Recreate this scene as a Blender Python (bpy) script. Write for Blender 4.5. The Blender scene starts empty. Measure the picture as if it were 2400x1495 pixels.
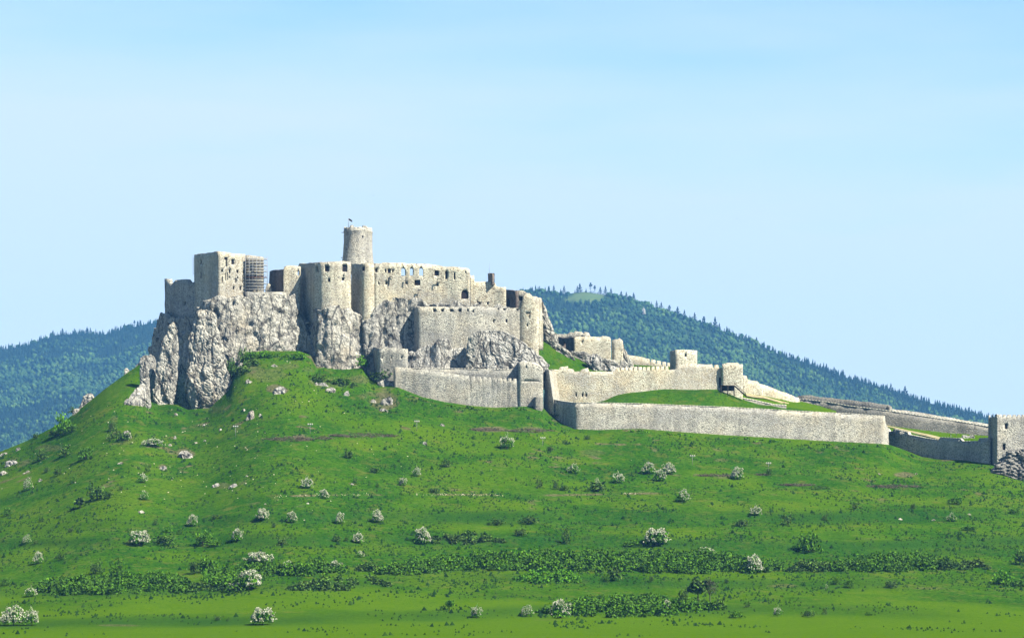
import bpy, bmesh, math, random
import numpy as np
from mathutils import Vector, Matrix

# ------------------------------------------------------------------ camera, sky, sun
scene = bpy.context.scene
F, U0, VH = 7500.0, 1200.0, 1450.0          # focal length in photo pixels, centre column, horizon row
cam_d = bpy.data.cameras.new('camera'); cam = bpy.data.objects.new('camera', cam_d)
scene.collection.objects.link(cam); scene.camera = cam
cam.location = (0, 0, 0); cam.rotation_euler = (math.radians(90), 0, 0)
cam_d.sensor_width = 36; cam_d.lens = 36 * F / 2400.0
cam_d.shift_y = (VH - 747.5) / 2400.0
cam_d.clip_start = 1; cam_d.clip_end = 60000

SUN_AZ, SUN_EL = 56.0, 46.0
world = bpy.data.worlds.new('World'); scene.world = world; world.use_nodes = True
wn = world.node_tree; wn.nodes.clear()
sky = wn.nodes.new('ShaderNodeTexSky'); sky.sky_type = 'NISHITA'; sky.sun_disc = False
sky.sun_elevation = math.radians(SUN_EL); sky.sun_rotation = math.radians(180 - SUN_AZ)
sky.air_density = 1.0; sky.dust_density = 0.4; sky.ozone_density = 2.0; sky.altitude = 500
bg = wn.nodes.new('ShaderNodeBackground'); bg.inputs[1].default_value = 0.052
wo = wn.nodes.new('ShaderNodeOutputWorld')
def WN(t, **k):
    n = wn.nodes.new(t)
    for a, b in k.items(): setattr(n, a, b)
    return n
# thin high cirrus veil, denser towards the left and low down
tc = WN('ShaderNodeTexCoord'); mp = WN('ShaderNodeMapping'); mp.inputs['Scale'].default_value = (5.0, 5.0, 30.0); wn.links.new(tc.outputs['Generated'], mp.inputs['Vector'])
cn = WN('ShaderNodeTexNoise'); cn.inputs['Scale'].default_value = 1.6; cn.inputs['Detail'].default_value = 5; wn.links.new(mp.outputs[0], cn.inputs['Vector'])
sx = WN('ShaderNodeSeparateXYZ'); wn.links.new(tc.outputs['Generated'], sx.inputs[0])
m1 = WN('ShaderNodeMath', operation='MULTIPLY_ADD'); wn.links.new(sx.outputs[0], m1.inputs[0]); m1.inputs[1].default_value = -1.0; m1.inputs[2].default_value = 1.92
m2 = WN('ShaderNodeMath', operation='MULTIPLY_ADD'); wn.links.new(sx.outputs[2], m2.inputs[0]); m2.inputs[1].default_value = -10.5; wn.links.new(m1.outputs[0], m2.inputs[2])
m3 = WN('ShaderNodeMath', operation='MULTIPLY_ADD'); wn.links.new(cn.outputs[0], m3.inputs[0]); m3.inputs[1].default_value = 0.9; wn.links.new(m2.outputs[0], m3.inputs[2]); m3.use_clamp = True
tn = WN('ShaderNodeMix', data_type='RGBA', blend_type='MULTIPLY'); tn.inputs[0].default_value = 1; wn.links.new(sky.outputs[0], tn.inputs[6]); tn.inputs[7].default_value = (0.76, 0.98, 1.0, 1)
cl = WN('ShaderNodeMix', data_type='RGBA'); wn.links.new(m3.outputs[0], cl.inputs[0]); wn.links.new(tn.outputs[2], cl.inputs[6]); cl.inputs[7].default_value = (3.95, 4.72, 5.2, 1)
wn.links.new(cl.outputs[2], bg.inputs[0]); wn.links.new(bg.outputs[0], wo.inputs[0])
sd = Vector((math.sin(math.radians(SUN_AZ)) * math.cos(math.radians(SUN_EL)),
             -math.cos(math.radians(SUN_AZ)) * math.cos(math.radians(SUN_EL)), math.sin(math.radians(SUN_EL))))
sl = bpy.data.lights.new('sun', 'SUN'); sl.energy = 5.0; sl.angle = math.radians(0.5); sl.color = (1, 0.93, 0.77)
so = bpy.data.objects.new('sun', sl); scene.collection.objects.link(so)
so.rotation_euler = sd.to_track_quat('Z', 'Y').to_euler(); so.location = sd * 500
vs = scene.view_settings
vs.view_transform = 'Standard'; vs.look = 'None'; vs.exposure = 1.85; vs.gamma = 1; vs.use_curve_mapping = False
scene.cycles.volume_bounces = 0
scene.cycles.max_bounces = 5; scene.cycles.diffuse_bounces = 2

rnd = random.Random(7); rng = np.random.default_rng(7)
COL = scene.collection

# ------------------------------------------------------------------ noise (numpy)
def _h(ix, iy, iz, s):
    n = (ix.astype(np.int64) * 374761393 + iy.astype(np.int64) * 668265263 + iz.astype(np.int64) * 2147483647 + s * 974634777) & 0xffffffff
    n = ((n ^ (n >> 13)) * 1274126177) & 0xffffffff
    n = ((n ^ (n >> 16)) * 2246822519) & 0xffffffff
    return ((n ^ (n >> 15)) & 0xffffff) / float(0xffffff)
def vnoise(p, s=0):
    i = np.floor(p); f = p - i; f = f * f * (3 - 2 * f)
    ix, iy, iz = i[:, 0], i[:, 1], i[:, 2]; r = 0
    for dx in (0, 1):
        wx = f[:, 0] if dx else 1 - f[:, 0]
        for dy in (0, 1):
            wy = f[:, 1] if dy else 1 - f[:, 1]
            for dz in (0, 1):
                wz = f[:, 2] if dz else 1 - f[:, 2]
                r = r + wx * wy * wz * _h(ix + dx, iy + dy, iz + dz, s)
    return r * 2 - 1
def fbm(p, o=4, s=0, g=0.5):
    r = 0; a = 1.0; t = 0
    for k in range(o):
        r = r + a * vnoise(p * 2.03 ** k + 17.3 * k, s + k); t += a; a *= g
    return r / t
def ridged(p, o=4, s=0):
    r = 0; a = 1.0; t = 0
    for k in range(o):
        r = r + a * (1 - 2 * np.abs(vnoise(p * 2.1 ** k + 9.1 * k, s + k))); t += a; a *= 0.5
    return r / t
def worley(p, s=0):
    i = np.floor(p); f1 = np.full(len(p), 9.0); f2 = np.full(len(p), 9.0); idv = np.zeros(len(p)); near = np.zeros((len(p), 3))
    for dx in (-1, 0, 1):
        for dy in (-1, 0, 1):
            for dz in (-1, 0, 1):
                c = i + np.array([dx, dy, dz])
                q = c + np.stack([_h(c[:, 0], c[:, 1], c[:, 2], s + m) for m in (1, 2, 3)], 1)
                d = np.sqrt(((q - p) ** 2).sum(1)); hid = _h(c[:, 0], c[:, 1], c[:, 2], s + 9)
                n1 = d < f1; near = np.where(n1[:, None], q - p, near)
                f2 = np.where(n1, f1, np.minimum(f2, d)); idv = np.where(n1, hid, idv); f1 = np.where(n1, d, f1)
    g = np.stack([_h((idv * 99991).astype(int), 0 * i[:, 0], 0 * i[:, 0], s + m) for m in (21, 22, 23)], 1) * 2 - 1
    return f1, f2, idv, (-near * g).sum(1)
def col3(x, y, z): return np.stack([np.broadcast_to(x, np.shape(y) if np.ndim(y) else np.shape(x)), y, z], 1).astype(float)

def P(u, v, Y): return ((u - U0) / F * Y, float(Y), (VH - v) / F * Y)

# ------------------------------------------------------------------ materials
def new_mat(name, rough=0.9, spec=0.2):
    m = bpy.data.materials.new(name); m.use_nodes = True; nt = m.node_tree
    b = nt.nodes['Principled BSDF']; b.inputs['Roughness'].default_value = rough
    b.inputs['Specular IOR Level'].default_value = spec
    return m, nt, b
def N(nt, t, **k):
    n = nt.nodes.new(t)
    for a, b in k.items(): setattr(n, a, b)
    return n
def pos(nt, sc=(1, 1, 1)):
    g = N(nt, 'ShaderNodeNewGeometry'); mp = N(nt, 'ShaderNodeMapping'); mp.inputs['Scale'].default_value = sc
    nt.links.new(g.outputs['Position'], mp.inputs['Vector']); return mp.outputs[0]
def noise(nt, vec, scale, det=4, rough=0.6):
    n = N(nt, 'ShaderNodeTexNoise'); n.inputs['Scale'].default_value = scale; n.inputs['Detail'].default_value = det
    n.inputs['Roughness'].default_value = rough; nt.links.new(vec, n.inputs['Vector']); return n.outputs[0]
KA = 1.0
def ramp(nt, fac, stops):
    r = N(nt, 'ShaderNodeValToRGB'); e = r.color_ramp.elements
    while len(e) < len(stops): e.new(0.5)
    for k, (p, c) in enumerate(stops):
        e[k].position = p; e[k].color = (c[0] * KA, c[1] * KA, c[2] * KA, 1) if isinstance(c, tuple) else (c, c, c, 1)
    nt.links.new(fac, r.inputs[0]); return r.outputs[0]
def mix(nt, fac, a, b, mode='MIX'):
    m = N(nt, 'ShaderNodeMix', data_type='RGBA', blend_type=mode)
    for s, x in ((0, fac), (6, a), (7, b)):
        if isinstance(x, (int, float)): m.inputs[s].default_value = x
        elif isinstance(x, tuple): m.inputs[s].default_value = (x[0] * KA, x[1] * KA, x[2] * KA, 1)
        else: nt.links.new(x, m.inputs[s])
    return m.outputs[2]
def bump(nt, b, h, dist, strength=1.0):
    n = N(nt, 'ShaderNodeBump'); n.inputs['Distance'].default_value = dist; n.inputs['Strength'].default_value = strength
    nt.links.new(h, n.inputs['Height']); nt.links.new(n.outputs[0], b.inputs['Normal'])

def mat_stone(name, light, dark, warm=(0.55, 0.40, 0.20), warmth=0.5, dirt=0.5, bd=0.34, sc=1.0, soil=0.0):
    """rubble masonry: stones about half a metre, mortar holes, warm patches and dark weathering"""
    m, nt, b = new_mat(name, 0.95, 0.1)
    v = pos(nt, (1, 1, 1.15))
    vo = N(nt, 'ShaderNodeTexVoronoi'); vo.inputs['Scale'].default_value = 1.9 * sc; nt.links.new(v, vo.inputs['Vector'])
    stone = N(nt, 'ShaderNodeSeparateColor'); nt.links.new(vo.outputs['Color'], stone.inputs[0])
    fine = noise(nt, v, 1.5 * sc, 5, 0.8)
    big = noise(nt, pos(nt, (1, 1, 0.8)), 0.09, 4, 0.6)
    c = ramp(nt, stone.outputs[0], [(0.0, dark), (0.12, tuple(0.6 * x + 0.4 * y for x, y in zip(dark, light))), (0.34, tuple(x * .86 for x in light)), (0.62, light), (1.0, tuple(min(0.88, x * 1.15) for x in light))])
    c = mix(nt, ramp(nt, big, [(0.45, 0.0), (0.68, warmth)]), c, warm)
    c = mix(nt, ramp(nt, fine, [(0.37, 0.9), (0.46, 0.0)]), c, tuple(x * 0.5 for x in dark))
    cool = noise(nt, pos(nt, (1, 1, 1.6)), 0.045, 4, 0.65)
    c = mix(nt, ramp(nt, cool, [(0.46, 0.0), (0.60, 0.7)]), c, mix(nt, ramp(nt, stone.outputs[1], [(0.2, 0.0), (0.5, 1.0)]), tuple(x * 1.1 for x in dark), tuple(0.25 * x + 0.45 * sum(light) / 3 for x in light)))
    streak = noise(nt, pos(nt, (1, 1, 0.13)), 0.30, 5, 0.7)
    c = mix(nt, ramp(nt, streak, [(0.47, 0.0), (0.66, dirt)]), c, tuple(x * 0.8 for x in dark))
    nt.links.new(c, b.inputs['Base Color'])
    h = mix(nt, 0.5, fine, ramp(nt, vo.outputs['Distance'], [(0.0, 1.0), (0.8, 0.0)]))
    bump(nt, b, h, bd, 1.0)
    return m
def mat_rock(name, light, dark, tint=(0.42, 0.31, 0.17), bd=0.65, strata=0.0, stain=0.5):
    m, nt, b = new_mat(name, 0.95, 0.1)
    v = pos(nt, (1, 1, 0.8 + strata * 3))
    n1 = noise(nt, v, 1.0, 6, 0.8); n2 = noise(nt, pos(nt), 0.07, 4, 0.6)
    vo = N(nt, 'ShaderNodeTexVoronoi', feature='DISTANCE_TO_EDGE'); vo.inputs['Scale'].default_value = 0.55
    vv = mix(nt, 0.35, v, N(nt, 'ShaderNodeTexNoise').outputs[1], 'ADD')
    wv = N(nt, 'ShaderNodeTexNoise'); wv.inputs['Scale'].default_value = 0.5; wv.inputs['Detail'].default_value = 3
    nt.links.new(v, wv.inputs['Vector']); wa = N(nt, 'ShaderNodeVectorMath', operation='MULTIPLY_ADD')
    nt.links.new(wv.outputs[1], wa.inputs[0]); wa.inputs[1].default_value = (2.6, 2.6, 2.6); nt.links.new(v, wa.inputs[2])
    nt.links.new(wa.outputs[0], vo.inputs['Vector'])
    c = ramp(nt, n1, [(0.37, dark), (0.46, tuple(0.5 * (x + y) for x, y in zip(dark, light))), (0.56, light), (0.75, tuple(min(0.8, x * 1.2) for x in light))])
    c = mix(nt, ramp(nt, n2, [(0.52, 0.0), (0.72, 0.6)]), c, tint)
    c = mix(nt, ramp(nt, vo.outputs[0], [(0.0, 0.6), (0.05, 0.0)]), c, tuple(x * 0.4 for x in dark))
    nt.links.new(c, b.inputs['Base Color'])
    wb = N(nt, 'ShaderNodeVectorMath', operation='MULTIPLY'); nt.links.new(wa.outputs[0], wb.inputs[0]); wb.inputs[1].default_value = (1, 1, 0.42 + strata * 3)
    big = N(nt, 'ShaderNodeTexVoronoi', feature='DISTANCE_TO_EDGE'); big.inputs['Scale'].default_value = 0.17; nt.links.new(wb.outputs[0], big.inputs['Vector'])
    c = mix(nt, ramp(nt, big.outputs[0], [(0.0, 0.95), (0.035, 0.5), (0.07, 0.0)]), c, tuple(x * 0.3 for x in dark))
    st = noise(nt, pos(nt, (1, 1, 0.18)), 0.22, 4, 0.65)
    c = mix(nt, ramp(nt, st, [(0.50, 0.0), (0.64, stain)]), c, tuple(x * 1.15 for x in dark))
    nt.links.new(c, b.inputs['Base Color'])
    h = mix(nt, 0.4, n1, ramp(nt, vo.outputs[0], [(0.0, 0.0), (0.2, 1.0)]))
    bump(nt, b, h, bd, 1.0)
    return m
def mat_plain(name, c, rough=0.8, var=0.25, sc=2.0):
    m, nt, b = new_mat(name, rough)
    n = noise(nt, pos(nt), sc, 4, 0.6)
    nt.links.new(ramp(nt, n, [(0.3, tuple(x * (1 - var) for x in c)), (0.7, tuple(min(1, x * (1 + var)) for x in c))]), b.inputs['Base Color'])
    return m
def mat_leaf(name, dark, mid, light, patch=0.0, psc=0.2, pcol=(0.1, 0.1, 0.02)):
    m, nt, b = new_mat(name, 0.9, 0.03)
    g = N(nt, 'ShaderNodeNewGeometry')
    c = ramp(nt, g.outputs['Random Per Island'], [(0.0, dark), (0.5, mid), (1.0, light)])
    n = noise(nt, pos(nt), psc, 3, 0.6)
    c = mix(nt, ramp(nt, n, [(0.42, 0.0), (0.62, patch)]), c, pcol)
    nt.links.new(c, b.inputs['Base Color'])
    return m

M = {}
KA = 0.48      # base colours of stone and rock, on top of the values below
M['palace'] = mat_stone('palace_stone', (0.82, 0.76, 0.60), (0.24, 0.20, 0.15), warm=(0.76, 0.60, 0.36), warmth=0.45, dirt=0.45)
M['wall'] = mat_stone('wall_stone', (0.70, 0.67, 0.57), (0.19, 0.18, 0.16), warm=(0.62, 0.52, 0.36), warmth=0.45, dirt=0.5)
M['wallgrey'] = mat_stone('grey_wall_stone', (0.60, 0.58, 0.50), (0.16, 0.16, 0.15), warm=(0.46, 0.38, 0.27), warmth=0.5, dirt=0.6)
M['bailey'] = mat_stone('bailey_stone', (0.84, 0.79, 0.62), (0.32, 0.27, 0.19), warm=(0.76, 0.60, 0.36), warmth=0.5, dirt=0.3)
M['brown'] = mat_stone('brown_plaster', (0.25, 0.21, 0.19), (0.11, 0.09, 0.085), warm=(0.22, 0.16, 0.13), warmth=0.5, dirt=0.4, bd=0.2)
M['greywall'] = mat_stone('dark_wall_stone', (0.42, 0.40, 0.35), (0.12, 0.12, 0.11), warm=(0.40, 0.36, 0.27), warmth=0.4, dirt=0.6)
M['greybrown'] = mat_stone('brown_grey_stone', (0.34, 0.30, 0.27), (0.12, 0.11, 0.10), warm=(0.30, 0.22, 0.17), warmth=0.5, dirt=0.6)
M['coping'] = mat_plain('coping_stone', (0.72, 0.68, 0.58), 0.9, 0.15, 1.0)
KA = 0.405
M['rock'] = mat_rock('limestone', (0.80, 0.77, 0.67), (0.26, 0.25, 0.24), tint=(0.62, 0.52, 0.36))
M['rockgrey'] = mat_rock('grey_limestone', (0.70, 0.68, 0.61), (0.20, 0.20, 0.20), tint=(0.46, 0.42, 0.33))
M['rockwhite'] = mat_rock('white_limestone', (0.80, 0.78, 0.72), (0.24, 0.23, 0.22), tint=(0.66, 0.62, 0.54), bd=0.7, stain=0.2)
M['rockstrata'] = mat_rock('layered_limestone', (0.66, 0.64, 0.58), (0.14, 0.14, 0.15), tint=(0.5, 0.47, 0.40), strata=1.0, stain=0.25)
KA = 0.42
M['dark'] = mat_plain('dark_opening', (0.035, 0.028, 0.035), 0.9)  # plugs of openings: deep inner shade given as a near-black colour
M['dim'] = mat_plain('dim_opening', (0.10, 0.085, 0.08), 0.9)  # plugs of shallower openings: weaker inner shade given as colour
M['wood'] = mat_plain('weathered_wood', (0.20, 0.16, 0.12), 0.8, 0.4)
M['darkwood'] = mat_plain('dark_wood', (0.06, 0.05, 0.045), 0.8, 0.4)
M['plank'] = mat_plain('scaffold_plank', (0.95, 0.88, 0.76), 0.8, 0.3)
M['red'] = mat_plain('red_plank', (0.30, 0.14, 0.10), 0.8, 0.3)
M['netting'] = mat_plain('grey_brown_netting', (0.16, 0.14, 0.13), 0.9, 0.4)  # dark colour for the shade in the gaps between scaffold decks
M['steel'] = mat_plain('galvanised_steel', (0.33, 0.35, 0.40), 0.5, 0.2)
M['white'] = mat_plain('white_paint', (0.80, 0.80, 0.78), 0.5, 0.05)
M['black'] = mat_plain('black_iron', (0.03, 0.03, 0.035), 0.6, 0.2)
M['path'] = mat_plain('sandy_path', (0.42, 0.37, 0.20), 0.95, 0.3, 0.6)
M['bark'] = mat_plain('bark', (0.075, 0.055, 0.04), 0.9, 0.3)
KA = 0.66
M['leaf'] = mat_leaf('shrub_leaves', (0.020, 0.065, 0.005), (0.055, 0.15, 0.008), (0.11, 0.24, 0.014), 0.45, 0.12, (0.05, 0.10, 0.02))
M['leafdark'] = mat_leaf('dark_shrub_leaves', (0.012, 0.035, 0.008), (0.04, 0.10, 0.014), (0.13, 0.24, 0.03), 0.45, 0.15, (0.06, 0.075, 0.035))
M['leafbright'] = mat_leaf('bright_shrub_leaves', (0.035, 0.12, 0.006), (0.07, 0.20, 0.010), (0.13, 0.30, 0.018))
KA = 0.46
M['blossom'] = mat_leaf('white_blossom', (0.34, 0.40, 0.20), (0.70, 0.71, 0.54), (0.88, 0.87, 0.76))
KA = 0.42
M['twig'] = mat_leaf('dry_twigs', (0.07, 0.055, 0.05), (0.17, 0.13, 0.11), (0.32, 0.26, 0.21))
M['tuft'] = mat_leaf('tuft_grass', (0.006, 0.025, 0.005), (0.014, 0.05, 0.007), (0.035, 0.09, 0.010))
M['greytwig'] = mat_leaf('grey_budding_twigs', (.05, .06, .04), (.10, .12, .07), (.17, .19, .12))
M['skin'] = mat_plain('skin', (0.55, 0.33, 0.24), 0.6, 0.05)

KA = 0.375
def mat_grass():
    m, nt, b = new_mat('grass', 1.0, 0.0)
    at = N(nt, 'ShaderNodeAttribute', attribute_name='mask'); sp = N(nt, 'ShaderNodeSeparateColor'); nt.links.new(at.outputs['Color'], sp.inputs[0])
    v = pos(nt); n1 = noise(nt, v, 0.028, 4, 0.6); n2 = noise(nt, v, 0.62, 5, 0.8); n3 = noise(nt, v, 0.16, 4, 0.65)
    c = ramp(nt, n1, [(0.36, (0.028, 0.116, 0.003)), (0.5, (0.050, 0.160, 0.003)), (0.64, (0.098, 0.198, 0.004))])
    c = mix(nt, ramp(nt, n2, [(0.38, 0.95), (0.47, 0.0)]), c, (0.010, 0.045, 0.008))
    c = mix(nt, ramp(nt, n2, [(0.54, 0.0), (0.68, 0.75)]), c, (0.17, 0.24, 0.03))
    c = mix(nt, ramp(nt, n3, [(0.54, 0.0), (0.70, 0.6)]), c, (0.19, 0.19, 0.045))
    c = mix(nt, sp.outputs[2], c, mix(nt, ramp(nt, n2, [(0.3, 0.0), (0.7, 1.0)]), (0.088, 0.195, 0.002), (0.130, 0.242, 0.003)))
    c = mix(nt, sp.outputs[0], c, mix(nt, ramp(nt, n2, [(0.3, 0.0), (0.7, 1.0)]), (0.015, 0.075, 0.012), (0.032, 0.115, 0.014)))
    bare = mix(nt, ramp(nt, n2, [(0.45, 0.0), (0.64, 1.0)]), (0.11, 0.11, 0.045), (0.30, 0.26, 0.17))
    k = N(nt, 'ShaderNodeMath', operation='MULTIPLY_ADD'); nt.links.new(n3, k.inputs[0]); k.inputs[1].default_value = 1.2; nt.links.new(sp.outputs[1], k.inputs[2])
    c = mix(nt, ramp(nt, k.outputs[0], [(1.02, 0.0), (1.25, 0.85)]), c, bare) if False else mix(nt, ramp(nt, sp.outputs[1], [(0.25, 0.0), (0.7, 0.85)]), c, bare)
    nt.links.new(c, b.inputs['Base Color'])
    bump(nt, b, n2, 0.6, 0.9)
    return m
M['grass'] = mat_grass()

# ------------------------------------------------------------------ object helpers
def tag(o, label=None, cat=None, group=None, kind=None):
    if label: o['label'] = label
    if cat: o['category'] = cat
    if group: o['group'] = group
    if kind: o['kind'] = kind
    return o
def empty(name, loc, label, cat, group=None):
    o = bpy.data.objects.new(name, None); COL.objects.link(o); o.location = loc; o.empty_display_size = 0.5
    return tag(o, label, cat, group)
def npmesh(name, v, f, mats, mi=None, smooth=False):
    """v (n,3) array, f (m,k) array of equal-sized faces"""
    me = bpy.data.meshes.new(name); v = np.asarray(v, np.float32); f = np.asarray(f, np.int32)
    me.vertices.add(len(v)); me.vertices.foreach_set('co', v.ravel())
    if f.shape[1] == 4 and (f[:, 2] == f[:, 3]).any():
        q = [tuple(a[:3]) if a[2] == a[3] else tuple(a) for a in f.tolist()]; me = bpy.data.meshes.new(name); me.from_pydata([tuple(a) for a in v.tolist()], [], q)
        for m in (mats if isinstance(mats, (list, tuple)) else [mats]): me.materials.append(m)
        return me
    me.loops.add(f.size); me.loops.foreach_set('vertex_index', f.ravel())
    me.polygons.add(len(f)); me.polygons.foreach_set('loop_start', np.arange(0, f.size, f.shape[1], dtype=np.int32))
    if mi is not None: me.polygons.foreach_set('material_index', np.asarray(mi, np.int32))
    if smooth: me.polygons.foreach_set('use_smooth', np.ones(len(f), bool))
    for m in (mats if isinstance(mats, (list, tuple)) else [mats]): me.materials.append(m)
    me.update(calc_edges=True); me.validate()
    return me
def put(name, me, loc=(0, 0, 0), parent=None):
    o = bpy.data.objects.new(name, me); COL.objects.link(o)
    if parent is not None: o.parent = parent
    o.location = loc
    return o
def put_world(name, v, f, mat, parent=None, ppos=None, smooth=False):
    """mesh given in world coordinates; its origin goes to its base (or to its parent)"""
    v = np.asarray(v, float)
    if parent is None:
        c = np.array([v[:, 0].mean(), v[:, 1].mean(), v[:, 2].min()])
        return put(name, npmesh(name, v - c, f, mat, smooth=smooth), tuple(c))
    c = np.array(parent.location if ppos is None else ppos)
    return put(name, npmesh(name, v - c, f, mat, smooth=smooth), (0, 0, 0), parent)
class MB:
    def __init__(s): s.v = []; s.f = []
    def box(s, c, sx, sy, sz, ax=(1, 0, 0), ay=(0, 1, 0), az=(0, 0, 1)):
        c = Vector(c); ax, ay, az = Vector(ax) * sx / 2, Vector(ay) * sy / 2, Vector(az) * sz / 2; n = len(s.v)
        for i in (-1, 1):
            for j in (-1, 1):
                for k in (-1, 1): s.v.append(tuple(c + ax * i + ay * j + az * k))
        for q in ((0, 1, 3, 2), (4, 6, 7, 5), (0, 4, 5, 1), (2, 3, 7, 6), (0, 2, 6, 4), (1, 5, 7, 3)): s.f.append(tuple(n + a for a in q))
        return s
    def bar(s, a, b, w, h=None):
        a, b = Vector(a), Vector(b); d = (b - a); L = d.length; d.normalize()
        up = Vector((0, 0, 1)) if abs(d.z) < 0.9 else Vector((0, 1, 0)); x = d.cross(up).normalized(); y = x.cross(d)
        return s.box((a + b) / 2, L, w, h or w, d, x, y)
    def out(s, name, mat, parent=None): return put_world(name, s.v, s.f, mat, parent)

# ------------------------------------------------------------------ the hill (height field)
BASE = [(-500, 1440, 1225), (-250, 1440, 1150), (0, 1442, 1058), (60, 1443, 1034), (120, 1444, 1003), (160, 1446, 980), (200, 1448, 948), (250, 1450, 908), (300, 1456, 872), (333, 1462, 850),
        (341, 1456, 928), (375, 1450, 946), (415, 1446, 948), (440, 1444, 960), (490, 1446, 955), (535, 1452, 908), (548, 1460, 868), (575, 1466, 826), (620, 1468, 822), (700, 1470, 822), (728, 1470, 832),
        (742, 1468, 858), (800, 1466, 866), (850, 1466, 862), (868, 1466, 885), (900, 1458, 900), (935, 1448, 908), (990, 1447, 930), (1040, 1446, 941), (1100, 1446, 950), (1160, 1446, 955),
        (1230, 1446, 952), (1268, 1451, 952), (1285, 1453, 966), (1315, 1445, 990), (1345, 1436, 1005), (1400, 1434, 1007), (1500, 1434, 1004), (1600, 1436, 1012), (1700, 1437, 1019), (1900, 1440, 1031),
        (2070, 1442, 1040), (2085, 1448, 1042), (2110, 1453, 1050), (2160, 1450, 1070), (2200, 1444, 1076), (2260, 1436, 1078), (2318, 1426, 1086), (2340, 1420, 1092), (2400, 1420, 1108), (2600, 1420, 1150), (2900, 1420, 1200)]
BU = np.array([b[0] for b in BASE], float); BY = np.array([b[1] for b in BASE], float); BV = np.array([b[2] for b in BASE], float)
_uu = np.arange(-700, 3100, 5.0)
def _smooth(a, s):
    k = np.exp(-0.5 * (np.arange(-60, 61) * 5.0 / s) ** 2); k /= k.sum()
    return np.convolve(np.pad(a, 60, mode='edge'), k, 'valid')
BVs = _smooth(np.interp(_uu, BU, BV), 75); BYs = _smooth(np.interp(_uu, BU, BY), 110)
_gt = np.linspace(0, 1, 201)
_gv = np.interp(_gt, [0, .208, .377, .509, .64, .79, .925, 1], [0, .083, .211, .358, .54, .725, .908, 1])
_k = np.hanning(25); _k /= _k.sum(); _gv = np.convolve(np.pad(_gv, 12, mode='reflect', reflect_type='odd'), _k, 'valid')
BANKS = [([0, 300, 640, 1000, 1250, 1700, 2000, 2150, 2300], [1466, 1458, 1452, 1443, 1432, 1426, 1432, 1440, 1442], [.6, 1, 1, 1, .8, 1, .9, .7, 0], 9, 11),
         ([-100, 300, 600, 1100, 1500, 2100, 2500], [1390, 1388, 1374, 1352, 1368, 1370, 1352], [.4, .7, .6, .7, .9, .7, .5], 6, 10),
         ([500, 900, 1300, 1800, 2400], [1300, 1290, 1296, 1290, 1292], [0, .3, .4, .7, .8], 6, 10),
         ([500, 900, 1300, 1700, 2000, 2400], [1270, 1263, 1266, 1280, 1282, 1268], [.7, 1, 1, 1, 1, 1], 9, 11),
         ([100, 500, 900, 1400, 1900, 2150, 2400], [1236, 1218, 1211, 1214, 1214, 1208, 1200], [.2, .7, 1, 1, 1, 1, .3], 9, 12),
         ([500, 700, 1200, 1600], [1168, 1162, 1160, 1158], [0, .35, .3, 0], 4, 7)]
def hill_v(u, Y):
    u = np.asarray(u, float); Y = np.asarray(Y, float)
    vb = np.interp(u, BU, BV); yb = np.interp(u, BU, BY); vs_ = np.interp(u, _uu, BVs); ys = np.interp(u, _uu, BYs)
    t = np.clip((Y - 900) / (ys - 900), 0, 1); w = np.clip((t - 0.84) / 0.14, 0, 1); w = w * w * (3 - 2 * w)
    t = np.clip((Y - 900) / (ys * (1 - w) + yb * w - 900), 0, 1)
    w = np.clip((t - 0.87) / 0.13, 0, 1); w = w * w * (3 - 2 * w)
    ve = vs_ * (1 - w) + vb * w
    v = 1495 + (ve - 1495) * np.interp(t, _gt, _gv)
    bank = np.zeros_like(v); v0 = v.copy()
    for bu, bv, ba, A, W in BANKS:
        a = np.interp(u, bu, ba); s = (np.interp(u, bu, bv) - v0) / W
        e = np.exp(-s * s); v = v - a * A * 1.3 * s * e; bank = np.maximum(bank, a * np.exp(-(s * 1.15) ** 2))
    x = (u - U0) / F * Y
    fade = np.clip((1 - t) * 12, 0, 1) * np.clip(t * 5, 0, 1)
    q = np.stack([x.ravel() / 26, Y.ravel() / 26, np.zeros(x.size)], 1)
    q2 = q * 4.3
    v = v - fade * (vnoise(q, 5) * 3.0 + vnoise(q2, 6) * 1.0).reshape(v.shape)
    return v, bank, t, yb
def ground_Y(u, v):
    yb = float(np.interp(u, BU, BY)); Ys = np.linspace(860, yb, 500)
    vv = hill_v(np.full(500, float(u)), Ys)[0]
    i = np.argmax(vv <= v) if (vv <= v).any() else 499
    return float(Ys[i])
def G(u, v):
    Y = ground_Y(u, v); return P(u, v, Y)
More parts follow.
